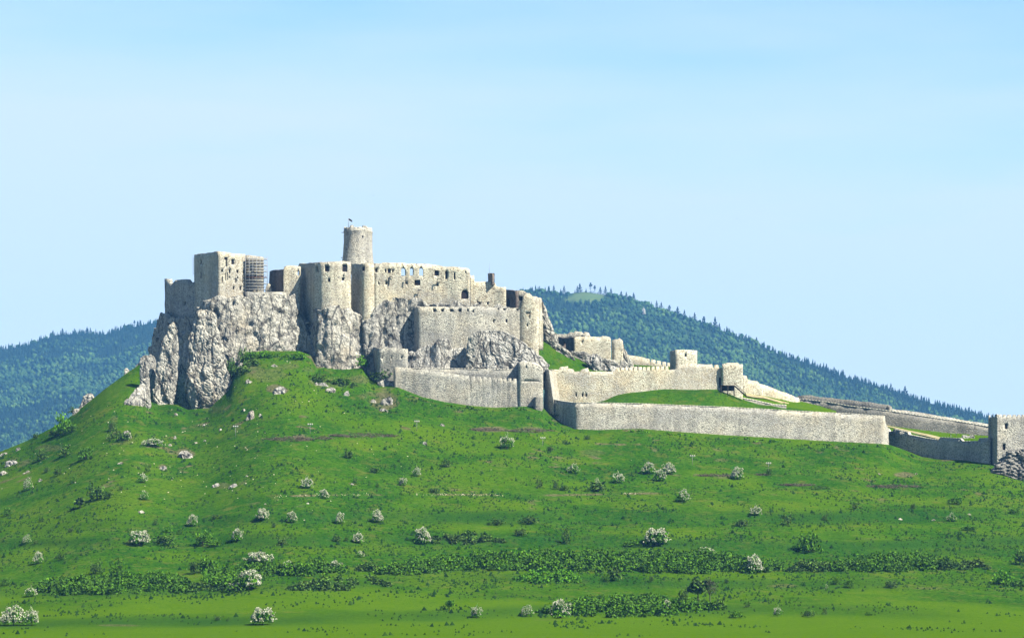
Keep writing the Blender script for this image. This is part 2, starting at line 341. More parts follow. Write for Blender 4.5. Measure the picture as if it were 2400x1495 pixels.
def hill_mesh():
    us = np.concatenate([np.arange(-700, -60, 12), np.arange(-60, 2460, 3.0), np.arange(2460, 3100, 12)])
    Ys = np.concatenate([np.array([5, 30, 80, 150, 250, 400, 550, 700, 800, 860]), np.arange(900, 1474, 1.35)])
    B = 30
    U, T = np.meshgrid(us, np.arange(len(Ys) + B))
    yb = np.interp(us, BU, BY)
    rows = []; mk = []
    tt = (Ys[10:] - 900) / (1474 - 900)
    for k in range(10):
        Y = np.full(len(us), Ys[k]); z = np.full(len(us), -5.4 - (900 - Ys[k]) * 0.008 * 1.0)
        rows.append(np.stack([(us - U0) / F * Y, Y, z], 1)); mk.append(np.tile([0, 0, 0.9, 1], (len(us), 1)))
    for t in tt:
        Y = 900 + t * (yb - 900)
        v, bank, t2, _ = hill_v(us, Y)
        x = (us - U0) / F * Y; z = (VH - v) / F * Y
        rows.append(np.stack([x, Y, z], 1))
        q = np.stack([x / 30, Y / 30, 0 * x], 1); nn = fbm(q, 3, 11)
        mead = np.clip((v - 1360) / 70 + nn * 1.1, 0, 1) * 0.9
        mead = np.maximum(mead, np.clip(nn * 1.6 - 0.15, 0, .55))
        n9 = fbm(np.stack([x / 9, Y / 9, 0 * x], 1), 3, 21)
        bare = np.clip((n9 - 0.38) * 3, 0, 1) * np.clip((1290 - v) / 200, 0.25, 1)
        # stony band and worn spots
        line = np.interp(us, [600, 800, 1000, 1250, 1600], [1163, 1160, 1158, 1161, 1154])
        bare = np.maximum(bare, np.exp(-((v - line) / 2.6) ** 2) * ((us > 640) & (us < 1560)) * np.clip(0.55 + n9 * 1.8, 0, 1))
        for (cu, cv, ru, rv, a) in SPOTS:
            d = ((us - cu) / ru) ** 2 + ((v - cv) / rv) ** 2
            bare = np.maximum(bare, np.clip(1.25 - d + n9 * 0.9, 0, 1) * a)
        mk.append(np.stack([np.clip(bank * (0.58 + nn * .5), 0, 1), bare, mead, np.ones_like(x)], 1))
    zb = rows[-1][:, 2]
    steps = np.concatenate([np.linspace(1, 60, 12), np.linspace(80, 700, B - 14), [1100, 1800]])
    for s in steps:
        Y = yb + s; drop = 0.10 * min(s, 40) + 0.34 * max(0, s - 40)
        z = np.maximum(zb - drop - np.clip((340 - us) / 60, 0, 1) * s * 0.25, -40)
        rows.append(np.stack([(us - U0) / F * Y, Y, z], 1)); mk.append(np.tile([0, 0, 0.2, 1], (len(us), 1)))
    V = np.concatenate(rows); R, C = len(rows), len(us)
    i = np.arange((R - 1) * (C - 1)); r, c = i // (C - 1), i % (C - 1); a = r * C + c
    me = npmesh('hill', V, np.stack([a, a + 1, a + C + 1, a + C], 1), M['grass'], smooth=True)
    at = me.color_attributes.new('mask', 'FLOAT_COLOR', 'POINT'); at.data.foreach_set('color', np.concatenate(mk).astype(np.float32).ravel())
    return tag(put('hill', me), kind='structure')
SPOTS = [(600, 872, 30, 18, .5), (670, 862, 40, 12, .45), (840, 890, 30, 14, .5), (720, 868, 25, 12, .4), (860, 925, 25, 10, .5), (470, 1000, 40, 10, .35), (560, 1010, 40, 8, .3), (1330, 1075, 40, 6, .35), (240, 1240, 50, 8, .3), (180, 1295, 40, 6, .35), (650, 912, 26, 14, .9), (900, 938, 36, 26, .8), (640, 880, 60, 20, .45), (780, 895, 60, 22, .45), (435, 1062, 22, 14, .7), (380, 1095, 12, 8, .7), (520, 1137, 26, 9, .5), (2120, 1112, 28, 7, .8),
         (1150, 1006, 45, 7, .8), (1240, 1004, 40, 7, .6), (1690, 1078, 26, 6, .5), (300, 1035, 20, 10, .4), (1390, 1060, 40, 10, .4), (270, 985, 15, 15, .5), (50, 1085, 45, 14, .55), (120, 1050, 40, 10, .45),
         (590, 850, 25, 25, .5), (1700, 1118, 30, 5, .5), (2040, 1262, 40, 4, .4), (280, 1465, 60, 4, .5), (1290, 1452, 60, 4, .35), (1830, 1372, 40, 5, .5), (2190, 1378, 50, 5, .5), (700, 950, 90, 10, .3), (510, 960, 40, 12, .4)]
hill_mesh()

def patch(name, rows, mat, n=40, m=14, dz=0.0, nz=0.5, mask=(0, 0, .25), kind='structure'):
    """ground sheet through rows of (u, v, Y) points, front to back"""
    R = []
    for row in rows:
        a = np.array([P(*p) for p in row], float); s = np.linspace(0, len(a) - 1, n)
        R.append(np.stack([np.interp(s, np.arange(len(a)), a[:, k]) for k in range(3)], 1))
    R = np.array(R); t = np.linspace(0, len(R) - 1, m); out = []
    for q in t:
        i = min(int(q), len(R) - 2); f = q - i; out.append(R[i] * (1 - f) + R[i + 1] * f)
    V = np.concatenate(out); V[:, 2] += dz + vnoise(V / 6.0, 3) * nz
    i = np.arange((m - 1) * (n - 1)); r, c = i // (n - 1), i % (n - 1); a = r * n + c
    me = npmesh(name, V, np.stack([a, a + 1, a + n + 1, a + n], 1), mat, smooth=True)
    at = me.color_attributes.new('mask', 'FLOAT_COLOR', 'POINT'); at.data.foreach_set('color', np.tile([*mask, 1], (len(V), 1)).astype(np.float32).ravel())
    return tag(put(name, me), kind=kind)
patch('courtyard_lawn', [[(1270, 975, 1452), (1340, 966, 1442), (1700, 968, 1443), (2075, 990, 1448)],
      [(1295, 955, 1462), (1350, 950, 1460), (1420, 940, 1462), (1480, 926, 1464), (1560, 919, 1466), (1690, 918, 1468), (1760, 946, 1470), (1850, 962, 1470), (2075, 985, 1470)],
      [(1297, 950, 1470), (1350, 948, 1470), (1400, 941, 1470), (1470, 920, 1472), (1550, 912, 1472), (1690, 912, 1475), (1748, 938, 1478), (1830, 954, 1480), (1870, 957, 1486), (2075, 985, 1486)],
      [(1297, 950, 1490), (1470, 920, 1490), (1690, 911, 1490), (1748, 945, 1492), (1870, 957, 1500), (2075, 980, 1510)]], M['grass'], 160, 26, mask=(.1, 0, .1))
patch('gate_lawn', [[(1738, 938, 1474), (1790, 948, 1477), (1845, 957, 1480), (1960, 972, 1484)], [(1738, 922, 1488), (1790, 928, 1492), (1850, 944, 1496), (1960, 967, 1500)], [(1738, 915, 1500), (1850, 935, 1506), (1960, 960, 1512)]], M['grass'], 60, 12, mask=(0, .15, .7), nz=.2)
patch('gate_path', [[(1750, 929, 1482), (1790, 934, 1486), (1846, 950, 1490)], [(1748, 923, 1487), (1790, 929, 1491), (1850, 945, 1495)]], M['path'], 40, 4, dz=0.15, nz=.2)
patch('upper_lawn', [[(1250, 905, 1478), (1330, 905, 1480), (1450, 900, 1482), (1700, 900, 1484)], [(1250, 850, 1480), (1300, 866, 1484), (1395, 876, 1488), (1480, 872, 1492), (1700, 872, 1500)],
      [(1250, 797, 1484), (1268, 798, 1490), (1310, 818, 1496), (1345, 836, 1500), (1400, 862, 1504), (1470, 866, 1510), (1700, 868, 1516)], [(1240, 797, 1500), (1400, 850, 1520), (1700, 866, 1540)]], M['grass'], 90, 20, mask=(.25, 0, .15), nz=.3)
patch('outer_lawn', [[(2070, 1040, 1474), (2150, 1062, 1462), (2330, 1062, 1436)], [(2070, 1000, 1492), (2130, 1020, 1476), (2200, 1034, 1468), (2330, 1036, 1460)],
      [(2070, 993, 1502), (2150, 1004, 1498), (2220, 1013, 1496), (2330, 1022, 1494)], [(2070, 990, 1515), (2330, 1018, 1510)]], M['grass'], 80, 20, mask=(0, 0, .75), nz=.2)
patch('outer_path', [[(2076, 998.5, 1494), (2130, 1012, 1486), (2170, 1022, 1476), (2215, 1033, 1470)], [(2078, 996.5, 1498), (2130, 1009, 1490), (2180, 1018.5, 1480), (2228, 1029.5, 1473)]], M['path'], 40, 4, dz=0.15, nz=.2)

# ------------------------------------------------------------------ walls
def strip_pts(st, step):
    """dense stations: world xy, z top, z bottom and the u of each"""
    o = []
    for k in range(len(st) - 1):
        a, b = st[k], st[k + 1]; pa, pb = P(a[0], 0, a[1]), P(b[0], 0, b[1])
        d = math.hypot(pa[0] - pb[0], pa[1] - pb[1]); n = max(1, int(math.ceil(d / step)))
        for i in range(n):
            f = i / n; o.append(tuple(a[j] * (1 - f) + b[j] * f for j in range(4)))
    o.append(tuple(st[-1][:4]))
    u, Y, vt, vb = (np.array([q[j] for q in o], float) for j in range(4))
    return u, Y, (u - U0) / F * Y, (VH - vt) / F * Y, (VH - vb) / F * Y
def normals(x, y):
    """unit back normals (away from the camera side) of a left-to-right line"""
    dx, dy = np.diff(x), np.diff(y); L = np.hypot(dx, dy) + 1e-9; ok = L > 0.25
    nx, ny = -dy / L, dx / L
    for i in range(len(nx)):
        if not ok[i]: j = i - 1 if i > 0 else i + 1; nx[i], ny[i] = (nx[j], ny[j]) if 0 <= j < len(nx) else (nx[i], ny[i])
    px = np.concatenate([[nx[0]], (nx[:-1] + nx[1:]) / 2, [nx[-1]]]); py = np.concatenate([[ny[0]], (ny[:-1] + ny[1:]) / 2, [ny[-1]]])
    l2 = np.hypot(px, py); k = 1 / np.maximum(l2, 0.6) / np.maximum(l2, 1e-6); return px * k, py * k
def outline(w, h, arch):
    if not arch: return [(-w / 2, -h / 2), (w / 2, -h / 2), (w / 2, h / 2), (-w / 2, h / 2)]
    r = w / 2; pts = [(-r, -h / 2), (r, -h / 2)]
    for k in range(7):
        a = math.pi * k / 6; pts.append((r * math.cos(a), h / 2 - r + r * math.sin(a) * (1.0 if arch == 1 else 1.35)))
    return pts
def prism(bm, O, T, Nn, pts, d0, d1):
    a = [bm.verts.new(O + T * x + Vector((0, 0, z)) + Nn * d0) for x, z in pts]
    b = [bm.verts.new(O + T * x + Vector((0, 0, z)) + Nn * d1) for x, z in pts]
    n = len(pts); bm.faces.new(a); bm.faces.new(b[::-1])
    for i in range(n): bm.faces.new((a[i], b[i], b[(i + 1) % n], a[(i + 1) % n]))
def carve(me, cut):
    """me minus the closed cutter bmesh"""
    bmesh.ops.recalc_face_normals(cut, faces=cut.faces)
    cm = bpy.data.meshes.new('tmp'); cut.to_mesh(cm)
    a = bpy.data.objects.new('tmp_a', me); b = bpy.data.objects.new('tmp_b', cm); COL.objects.link(a); COL.objects.link(b)
    md = a.modifiers.new('b', 'BOOLEAN'); md.object = b; md.operation = 'DIFFERENCE'; md.solver = 'EXACT'; md.use_self = True
    dg = bpy.context.evaluated_depsgraph_get(); r = bpy.data.meshes.new_from_object(a.evaluated_get(dg))
    bpy.data.objects.remove(a); bpy.data.objects.remove(b)
    return r if len(r.polygons) > 4 else me
def fix_normals(me):
    bm = bmesh.new(); bm.from_mesh(me); bmesh.ops.recalc_face_normals(bm, faces=bm.faces); bm.to_mesh(me); bm.free()
def wall(name, label, cat, st, thick=2.6, mat='wall', jag=0.35, drop=6.0, wins=(), coping=None, group=None, batter=0.0, seed=0, rough=0.10):
    u, Y, x, zt, zb = strip_pts(st, 1.6)
    nx, ny = normals(x, Y); n = len(u)
    q = np.stack([x / 1.7, Y / 1.7, np.full(n, seed + .5)], 1); jj = vnoise(q, seed) * 0.6 + vnoise(q / 3.1, seed + 1) * 0.5
    zt = zt + jj * jag; zb = zb - drop; bx, by = (nx, ny) if thick < 3.5 else (x / Y, 0 * ny + 1)
    ex, ey = (nx, ny) if thick < 3.5 else (0 * nx, 0 * ny + 1)
    K = max(2, int((zt - zb).max() / 2.4)); V = []
    for k in range(K + 1):
        f = k / K; z = zb + (zt - zb) * f
        d = vnoise(np.stack([x / 2.3, z / 2.3, Y / 2.3], 1), 31) * rough * 2 - batter * (1 - f) * (zt - zb)
        V.append(np.stack([x + ex * d, Y + ey * d, z], 1))
    for k in range(K + 1):
        f = k / K; z = zb + (zt - zb) * f; V.append(np.stack([x + bx * thick, Y + by * thick, z], 1))
    V = np.concatenate(V); H = (K + 1) * n; Fc = []
    for k in range(K):
        for i in range(n - 1):
            a = k * n + i; Fc.append((a, a + 1, a + n + 1, a + n)); b = H + a; Fc.append((b + 1, b, b + n, b + n + 1))
        a = k * n; Fc.append((a, a + n, H + a + n, H + a)); a = k * n + n - 1; Fc.append((a, H + a, H + a + n, a + n))
    for i in range(n - 1):
        a = K * n + i; Fc.append((a, a + 1, H + a + 1, H + a)); a = i; Fc.append((a, H + a, H + a + 1, a + 1))
    c = np.array([x.mean(), Y.mean(), zb.min()]); 
    me = npmesh(name, V - c, Fc, M[mat]); fix_normals(me)
    parts = []
    if wins:
        cut = bmesh.new()
        for w in wins:
            wu, wv, ww, wh = w[:4]; typ = w[4] if len(w) > 4 else 'd'; arch = (1 if 'a' in typ else 2 if 'g' in typ else 0)
            Yw = float(np.interp(wu, u, Y)); i = int(np.clip(np.searchsorted(u, wu), 1, n - 1))
            T = Vector((x[i] - x[i - 1], Y[i] - Y[i - 1], 0))
            if T.length < 0.3: i = min(i + 1, n - 1); T = Vector((x[i] - x[i - 1], Y[i] - Y[i - 1], 0))
            T.normalize(); Nn = Vector((-T.y, T.x, 0))
            O = Vector(P(wu, wv, Yw)) - Vector(c)
            sx = ww / F * Yw / max(0.35, abs(T.x)); sz = wh / F * Yw
            pts = outline(sx, sz, arch); dep = thick + 1 if 't' in typ else min(1.5, thick * 0.6)
            prism(cut, O, T, Nn, pts, -1.2 - batter * 20, dep)
            parts.append((O, T, Nn, pts, sx, sz, typ, dep))
        me = carve(me, cut)
        me.materials.clear(); me.materials.append(M[mat])
    if not wins and not coping:
        me.name = name; return tag(put(name, me, tuple(c)), label, cat, group)
    root = empty(name, tuple(c), label, cat, group)
    put('wall', me, (0, 0, 0), root)
    for (O, T, Nn, pts, sx, sz, typ, dep) in parts:
        bm = bmesh.new()
        if 't' in typ:     # open window: a thin stone jamb lining the hole
            e = 0.12
            for sgn in (-1, 1):
                prism(bm, O + T * sgn * (sx / 2 - e / 2 + .02), T, Nn, outline(e, sz * 0.8, 0), 0.25, 0.9)
            prism(bm, O + Vector((0, 0, -sz / 2 + e / 2 - .02)), T, Nn, outline(sx * 0.96, e, 0), -0.05, 0.8)
            mt = M[mat]
        else:              # solid plug, the shade of the inside put into its colour
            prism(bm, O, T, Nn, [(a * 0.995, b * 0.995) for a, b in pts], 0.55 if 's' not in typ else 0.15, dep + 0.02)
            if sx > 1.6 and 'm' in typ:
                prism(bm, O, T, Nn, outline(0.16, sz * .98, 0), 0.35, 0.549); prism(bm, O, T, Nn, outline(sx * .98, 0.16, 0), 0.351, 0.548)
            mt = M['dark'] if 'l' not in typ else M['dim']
        bmesh.ops.recalc_face_normals(bm, faces=bm.faces)
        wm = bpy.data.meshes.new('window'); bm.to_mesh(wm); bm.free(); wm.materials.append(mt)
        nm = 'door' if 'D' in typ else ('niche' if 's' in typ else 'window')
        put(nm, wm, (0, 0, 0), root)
    if coping:
        hc, oh = coping; mb = MB()
        for i in range(n - 1):
            if u[i + 1] - u[i] < 0.9 and abs(zt[i + 1] - zt[i]) > 0.5: continue
            a = [(x[j] - nx[j] * oh, Y[j] - ny[j] * oh, zt[j]) for j in (i, i + 1)] + [(x[j] + nx[j] * (thick + oh), Y[j] + ny[j] * (thick + oh), zt[j]) for j in (i + 1, i)]
            k = len(mb.v); mb.v += [(p[0] - 0, p[1], p[2] - 0.03) for p in a] + [(p[0], p[1], p[2] + hc) for p in a]
            for f in ((0, 1, 5, 4), (1, 2, 6, 5), (2, 3, 7, 6), (3, 0, 4, 7), (4, 5, 6, 7), (3, 2, 1, 0)): mb.f.append(tuple(k + t for t in f))
        mb.out('coping', M['coping'], root)
    return root

def merlons(u0, u1, v0, v1, Y0, Y1, vb, gap, dh, du=None, seed=1):
    """stations for a crenellated top between u0 and u1"""
    r = random.Random(seed); st = []; u = u0; du = du or gap * 1.8
    while u < u1:
        for (w, up) in ((du * r.uniform(.8, 1.2), 1), (gap * r.uniform(.8, 1.2), 0)):
            e = min(u + w, u1)
            for q in (u + 0.25, e - 0.25):
                f = (q - u0) / (u1 - u0); st.append((q, Y0 + (Y1 - Y0) * f, v0 + (v1 - v0) * f + (0 if up else dh * r.uniform(.7, 1.1)), vb))
            u = e
            if u >= u1 - 0.6: break
        if u >= u1 - 0.6: break
    return st

# --- upper castle, from left to right
wall('bastion_wall', 'shaded ruined bastion wall with broken notched top at the far left end of the castle', 'castle wall',
     [(386, 1522, 654, 790), (393.5, 1519.5, 654, 790), (395, 1519, 664, 790), (402, 1517, 665, 790), (411, 1514.5, 657, 790), (424, 1511, 655, 790), (436, 1508, 654, 790), (442, 1506, 661, 790), (450, 1504.5, 663, 790), (456, 1503.6, 660, 790)],
     2.4, 'wallgrey', 0.5, 4, wins=[(434, 711, 5, 7, 't')])
wall('square_keep', 'tall square keep with plastered lit front and shaded side beside the scaffolding', 'castle building',
     [(455, 1504, 597, 730), (458, 1502, 595, 730), (490, 1487, 592, 740), (506, 1479, 590, 745), (512, 1477, 590, 745), (530, 1478, 592, 720), (560, 1480, 596, 700), (575, 1482, 597, 700)],
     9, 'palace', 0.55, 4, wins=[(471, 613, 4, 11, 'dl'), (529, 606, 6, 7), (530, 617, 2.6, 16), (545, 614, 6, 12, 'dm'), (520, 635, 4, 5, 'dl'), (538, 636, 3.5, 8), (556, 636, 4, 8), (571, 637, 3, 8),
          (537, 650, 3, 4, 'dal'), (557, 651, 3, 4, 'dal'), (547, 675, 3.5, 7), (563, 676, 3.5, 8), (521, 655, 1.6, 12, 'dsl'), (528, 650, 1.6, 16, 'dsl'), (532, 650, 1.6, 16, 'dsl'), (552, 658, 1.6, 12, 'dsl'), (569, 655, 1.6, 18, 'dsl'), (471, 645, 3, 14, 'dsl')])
wall('palace_wing', 'pale wall of the keep standing behind the scaffolding', 'castle building',
     [(575.5, 1486, 598, 700), (590, 1486, 599, 700), (610, 1486, 601, 700), (618, 1486, 603, 700)], 8, 'palace', 0.4, 4, wins=[(588, 630, 8, 12, 'dl'), (590, 655, 8, 10, 'dl')])
wall('retaining_wall', 'grey rubble retaining wall below the scaffolding on the cliff top', 'castle wall',
     [(574, 1478, 684, 720), (600, 1477, 685, 720), (640, 1477, 684, 720), (663, 1478, 684, 720), (672, 1479, 686, 720)], 5, 'wallgrey', 0.3, 5)
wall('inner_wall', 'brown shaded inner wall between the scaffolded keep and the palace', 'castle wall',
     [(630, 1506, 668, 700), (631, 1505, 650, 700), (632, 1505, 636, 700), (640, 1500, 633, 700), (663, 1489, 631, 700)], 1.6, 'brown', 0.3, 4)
wall('link_wall', 'narrow sunlit wall joining the brown inner wall to the palace', 'castle wall',
     [(663.5, 1487, 636, 710), (666, 1487, 625, 710), (672, 1487, 623, 710), (690, 1487, 622, 715), (704, 1487, 624, 715)], 3, 'palace', 0.35, 5, wins=[(699, 640, 5, 11, 'tg')])
wall('ruined_gable', 'broken rubble stub with brick edge at the foot of the brown inner wall', 'ruin',
     [(622, 1494, 680, 700), (625, 1494, 668, 700), (630, 1494, 664, 700), (634, 1494, 668, 700), (637, 1494, 682, 700)], 1.6, 'wallgrey', 0.6, 3, seed=4)
wall('west_palace', 'bulging west palace wall, shaded on its rounded corner, with square windows below the round tower', 'castle building',
     [(699, 1508, 622, 760), (704, 1500, 617, 770), (720, 1488, 617, 800), (738, 1475, 616, 800), (752, 1470, 615, 800), (775, 1469, 614, 800), (800, 1470, 613, 800), (816, 1471, 613, 800), (823, 1473, 613, 800)],
     3.4, 'palace', 0.55, 4, wins=[(709, 636, 4, 10), (743, 632, 6, 12, 'tg'), (711, 696, 2.4, 11), (766, 630, 10, 13, 'dm'), (808, 629, 11, 16, 'dm'), (771, 657, 5.5, 7.5), (804, 654, 6, 7), (804.5, 647, 2.5, 3, 'da')])
wall('round_buttress', 'tall curved buttress, shaded on one flank, between the west palace and the long facade', 'castle building',
     [(823.5, 1492, 618, 800), (832, 1486, 618, 800), (843, 1477, 619, 800), (851, 1473.4, 617, 770), (860, 1472.8, 616, 770), (869, 1473, 617, 770), (877, 1474.2, 620, 770)], 3.2, 'palace', 0.35, 4,
     wins=[(852, 630, 7, 10, 'dm')], batter=0.012)
wall('long_facade', 'long pale palace facade with a row of arched windows open to the sky', 'castle building',
     [(877.5, 1475, 617, 780), (920, 1476, 616.5, 780), (950, 1476.5, 617, 780), (1000, 1477, 619, 780), (1040, 1477, 623, 780), (1075, 1476, 627, 780), (1095, 1476, 629, 780), (1101, 1476, 632, 780)],
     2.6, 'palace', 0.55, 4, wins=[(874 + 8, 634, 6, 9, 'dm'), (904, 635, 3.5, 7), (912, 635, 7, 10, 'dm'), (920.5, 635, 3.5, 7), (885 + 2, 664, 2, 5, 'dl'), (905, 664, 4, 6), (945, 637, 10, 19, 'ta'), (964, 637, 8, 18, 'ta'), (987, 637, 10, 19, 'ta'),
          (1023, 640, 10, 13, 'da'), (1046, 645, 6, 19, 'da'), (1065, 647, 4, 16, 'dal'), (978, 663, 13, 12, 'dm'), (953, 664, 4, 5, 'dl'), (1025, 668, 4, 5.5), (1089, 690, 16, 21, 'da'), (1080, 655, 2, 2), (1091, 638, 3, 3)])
wall('stepped_wall', 'stepped pale wall with a lone upright stub rising from its top', 'castle wall',
     [(1101.5, 1478, 643, 780), (1104, 1478, 646, 780), (1111, 1478, 646, 780), (1112, 1478, 661, 780), (1125, 1478, 660, 780), (1143, 1478, 660, 780), (1150, 1478, 660, 780), (1158, 1478, 660, 780), (1162, 1478, 671, 780), (1176, 1477, 673, 780), (1186, 1477, 674, 780)],
     2.6, 'palace', 0.55, 4, wins=[(1122, 711, 8, 8, 'dl'), (1143, 711, 4, 7, 'dl')])
wall('chimney_stub', 'lone upright dark fronted stub rising above the stepped wall', 'ruin', [(1143.5, 1480.4, 641, 662), (1148, 1479.4, 640, 662), (1154, 1476, 640, 662), (1158, 1477, 643, 662)], 1.5, 'greybrown', 0.3, 1, seed=6)
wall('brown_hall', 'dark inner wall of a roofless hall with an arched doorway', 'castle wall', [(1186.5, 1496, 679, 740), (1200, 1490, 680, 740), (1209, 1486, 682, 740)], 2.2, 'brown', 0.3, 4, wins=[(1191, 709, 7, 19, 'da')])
wall('hall_wall', 'rubble wall of the roofless hall with wide dark gaps', 'castle wall',
     [(1209.5, 1487, 680, 760), (1222, 1486, 682, 760), (1229, 1485, 688, 760), (1236, 1484, 688, 760)], 2.4, 'wallgrey', 0.5, 4, wins=[(1217, 700.5, 14, 9, 'd'), (1205 + 6, 713, 8, 9, 'd')])
wall('corner_tower', 'tall pale rounded corner tower at the right end of the upper castle', 'tower',
     [(1212, 1469.8, 726, 830), (1222, 1468.6, 712, 830), (1226, 1468.2, 696, 830), (1232, 1467.8, 688, 830), (1245, 1467.6, 690, 830), (1248, 1467.6, 694, 830), (1256, 1467.8, 694, 830), (1263, 1468.6, 698, 830)],
     5, 'palace', 0.35, 6, wins=[(1238, 735, 11, 2.4), (1241, 743, 2, 9), (1236, 763, 4, 4), (1216, 753, 5, 3)], batter=0.02)
wall('tower_flank', 'narrow sunlit flank wall beside the corner tower above bare rock', 'castle wall',
     [(1263.5, 1470, 697, 800), (1266, 1471, 697, 800), (1270, 1472, 699, 800), (1271, 1474, 715, 800)], 3, 'palace', 0.3, 4, batter=0.02)
wall('terrace_wall', 'long grey terrace wall with square beam holes along its top below the facade', 'castle wall',
     [(967, 1478, 722, 830), (974, 1472, 720, 880), (981, 1467, 719, 880), (1020, 1466, 719, 880), (1060, 1466, 720, 880), (1100, 1466, 719, 880), (1118, 1466, 718, 880), (1150, 1467, 720, 880), (1190, 1468, 722, 880), (1213, 1469, 722, 880), (1221, 1469, 728, 880)],
     3, 'wall', 0.25, 4, wins=[(1018, 728, 6, 6, 'dl'), (1037, 728, 6, 6, 'dl'), (1058, 728, 7, 6, 'dl'), (1078, 728, 7, 6, 'dl'), (1109, 730, 4, 4), (1168, 724, 3, 4), (1182, 725, 5, 4.5), (1212.5, 725.5, 4, 4), (1187, 752, 4, 8), (1157, 753, 3, 7, 'dl'), (1096, 728, 3, 4, 'dl')], batter=0.015, seed=3)
# small lower buildings at the foot of the cliff
wall('corner_bastion', 'small grey bastion with shaded flank on the rocks at the foot of the cliff', 'bastion',
     [(864, 1486, 812, 900), (871, 1474, 812, 900), (884, 1459, 815, 900), (890, 1457, 816, 900), (920, 1456, 815, 910), (950, 1455, 817, 910), (956, 1456, 818, 910)], 6, 'wallgrey', 0.25, 4,
     wins=[(896, 838, 2, 5), (918, 838, 2, 5), (941, 838, 4, 4)], batter=0.02, seed=8)
wall('lower_wall', 'long rough grey curtain wall with small weep holes above the grassy slope', 'castle wall',
     [(925, 1450, 860, 925), (935, 1450.5, 860, 930), (957, 1450, 863, 935), (1000, 1449, 868, 940), (1060, 1449, 875, 955)] + merlons(1090, 1216, 880, 888, 1449, 1449, 965, 3.5, 5, 9, 5) + [(1216.5, 1449, 889, 965)],
     2.4, 'wallgrey', 0.2, 6, batter=0.03, seed=9)
wall('parapet_wall', 'plain grey parapet wall running behind the lower curtain wall', 'castle wall',
     [(950, 1455, 864, 900), (1000, 1454, 863, 900), (1100, 1454, 865, 905), (1216, 1454, 867, 905)], 2, 'wallgrey', 0.15, 3, coping=(0.25, 0.1), seed=2)
wall('gate_house', 'square grey block with a ledge line at the end of the curtain wall', 'castle building',
     [(1180, 1480, 861, 900), (1198, 1468, 853, 900), (1214, 1456, 849, 965), (1216, 1448.4, 848, 965), (1222, 1448, 847, 965), (1254, 1448, 849, 965), (1262, 1448.2, 852, 965), (1273, 1448.6, 862, 965)], 5, 'wall', 0.25, 4,
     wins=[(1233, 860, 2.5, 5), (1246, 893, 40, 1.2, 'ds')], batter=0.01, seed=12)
wall('low_buttress', 'small brown stone buttress on the grass at the foot of the gate house', 'buttress',
     [(1248, 1449, 934, 960), (1253, 1443, 930, 965), (1270, 1443, 930, 965), (1272, 1446, 932, 965)], 3, 'greywall', 0.15, 4)
wall('bailey_wall', 'broad cream curtain wall with battlements and a door above the mown lawn', 'castle wall',
     [(1283, 1475, 868, 960), (1290, 1471, 866, 960), (1297, 1469, 866, 960), (1310, 1469, 866, 960), (1313, 1469, 860, 960), (1331, 1469, 858, 960), (1332, 1469, 863, 960), (1344, 1469, 865, 960), (1347, 1469, 870, 960), (1360, 1469, 870, 960), (1362, 1469, 866, 960), (1378, 1469, 862, 960), (1381, 1469, 871, 960), (1440, 1470, 871, 950)]
     + merlons(1446, 1566, 862, 858, 1470, 1472, 940, 3.2, 8, 7, 3) + [(1567, 1472, 867, 930), (1586, 1472, 865, 930), (1588, 1472, 855, 930), (1620, 1473, 853, 930), (1669, 1474, 854, 930), (1671, 1474, 862, 930), (1673, 1474, 862, 930), (1675, 1474, 855, 930), (1683, 1474, 855, 930), (1685, 1474, 862, 930), (1692, 1474, 862, 930)],
     2.8, 'bailey', 0.25, 5, wins=[(1350, 926, 2.5, 6), (1365, 926, 3.5, 7), (1373.5, 926, 3.5, 7), (1690 - 2.5, 897, 5, 24, 'gD')], seed=14)
wall('gate_tower', 'cream rounded gate tower beside the wooden stair', 'tower',
     [(1692.5, 1472.4, 853, 940), (1697, 1472.3, 852, 940), (1705, 1472.2, 850, 940), (1730, 1472.2, 850, 940), (1732, 1472.3, 853, 940), (1741, 1472.4, 853, 940)], 7, 'bailey', 0.2, 5, seed=15)
bt = [P(1280, 866, 1454.5), P(1286, 866, 1453.5), P(1297.5, 942, 1449), P(1271, 985, 1462), P(1303, 872, 1469.5), P(1319, 975, 1469.5), P(1298, 985, 1449), P(1281, 866, 1470)]
tag(put_world('wedge_buttress', bt, [(0, 1, 2, 3), (3, 2, 6, 6), (1, 4, 5, 2), (2, 5, 6, 6), (0, 7, 4, 1), (0, 3, 7, 7)], M['wall']), 'tall tapering buttress with a dark shaded flank beside the gate house', 'buttress')
wall('outer_wall', 'very long light grey outer wall curving round the lawn, shaded at its near bend', 'castle wall',
     [(1294, 1452.5, 936, 990), (1306, 1448, 938, 995), (1320, 1444, 940.5, 1005), (1338, 1439, 943, 1012), (1352, 1436.5, 944, 1015), (1400, 1435.5, 944, 1015), (1500, 1435.5, 946, 1015), (1700, 1438, 954, 1025), (1900, 1441, 965, 1040), (2000, 1442, 970, 1045), (2070, 1443, 975, 1048), (2074, 1446, 976, 1048), (2075.5, 1449, 994, 1048), (2083, 1456, 1006, 1048)],
     1.8, 'wall', 0.12, 6, coping=(0.22, 0.08), batter=0.02, seed=17)
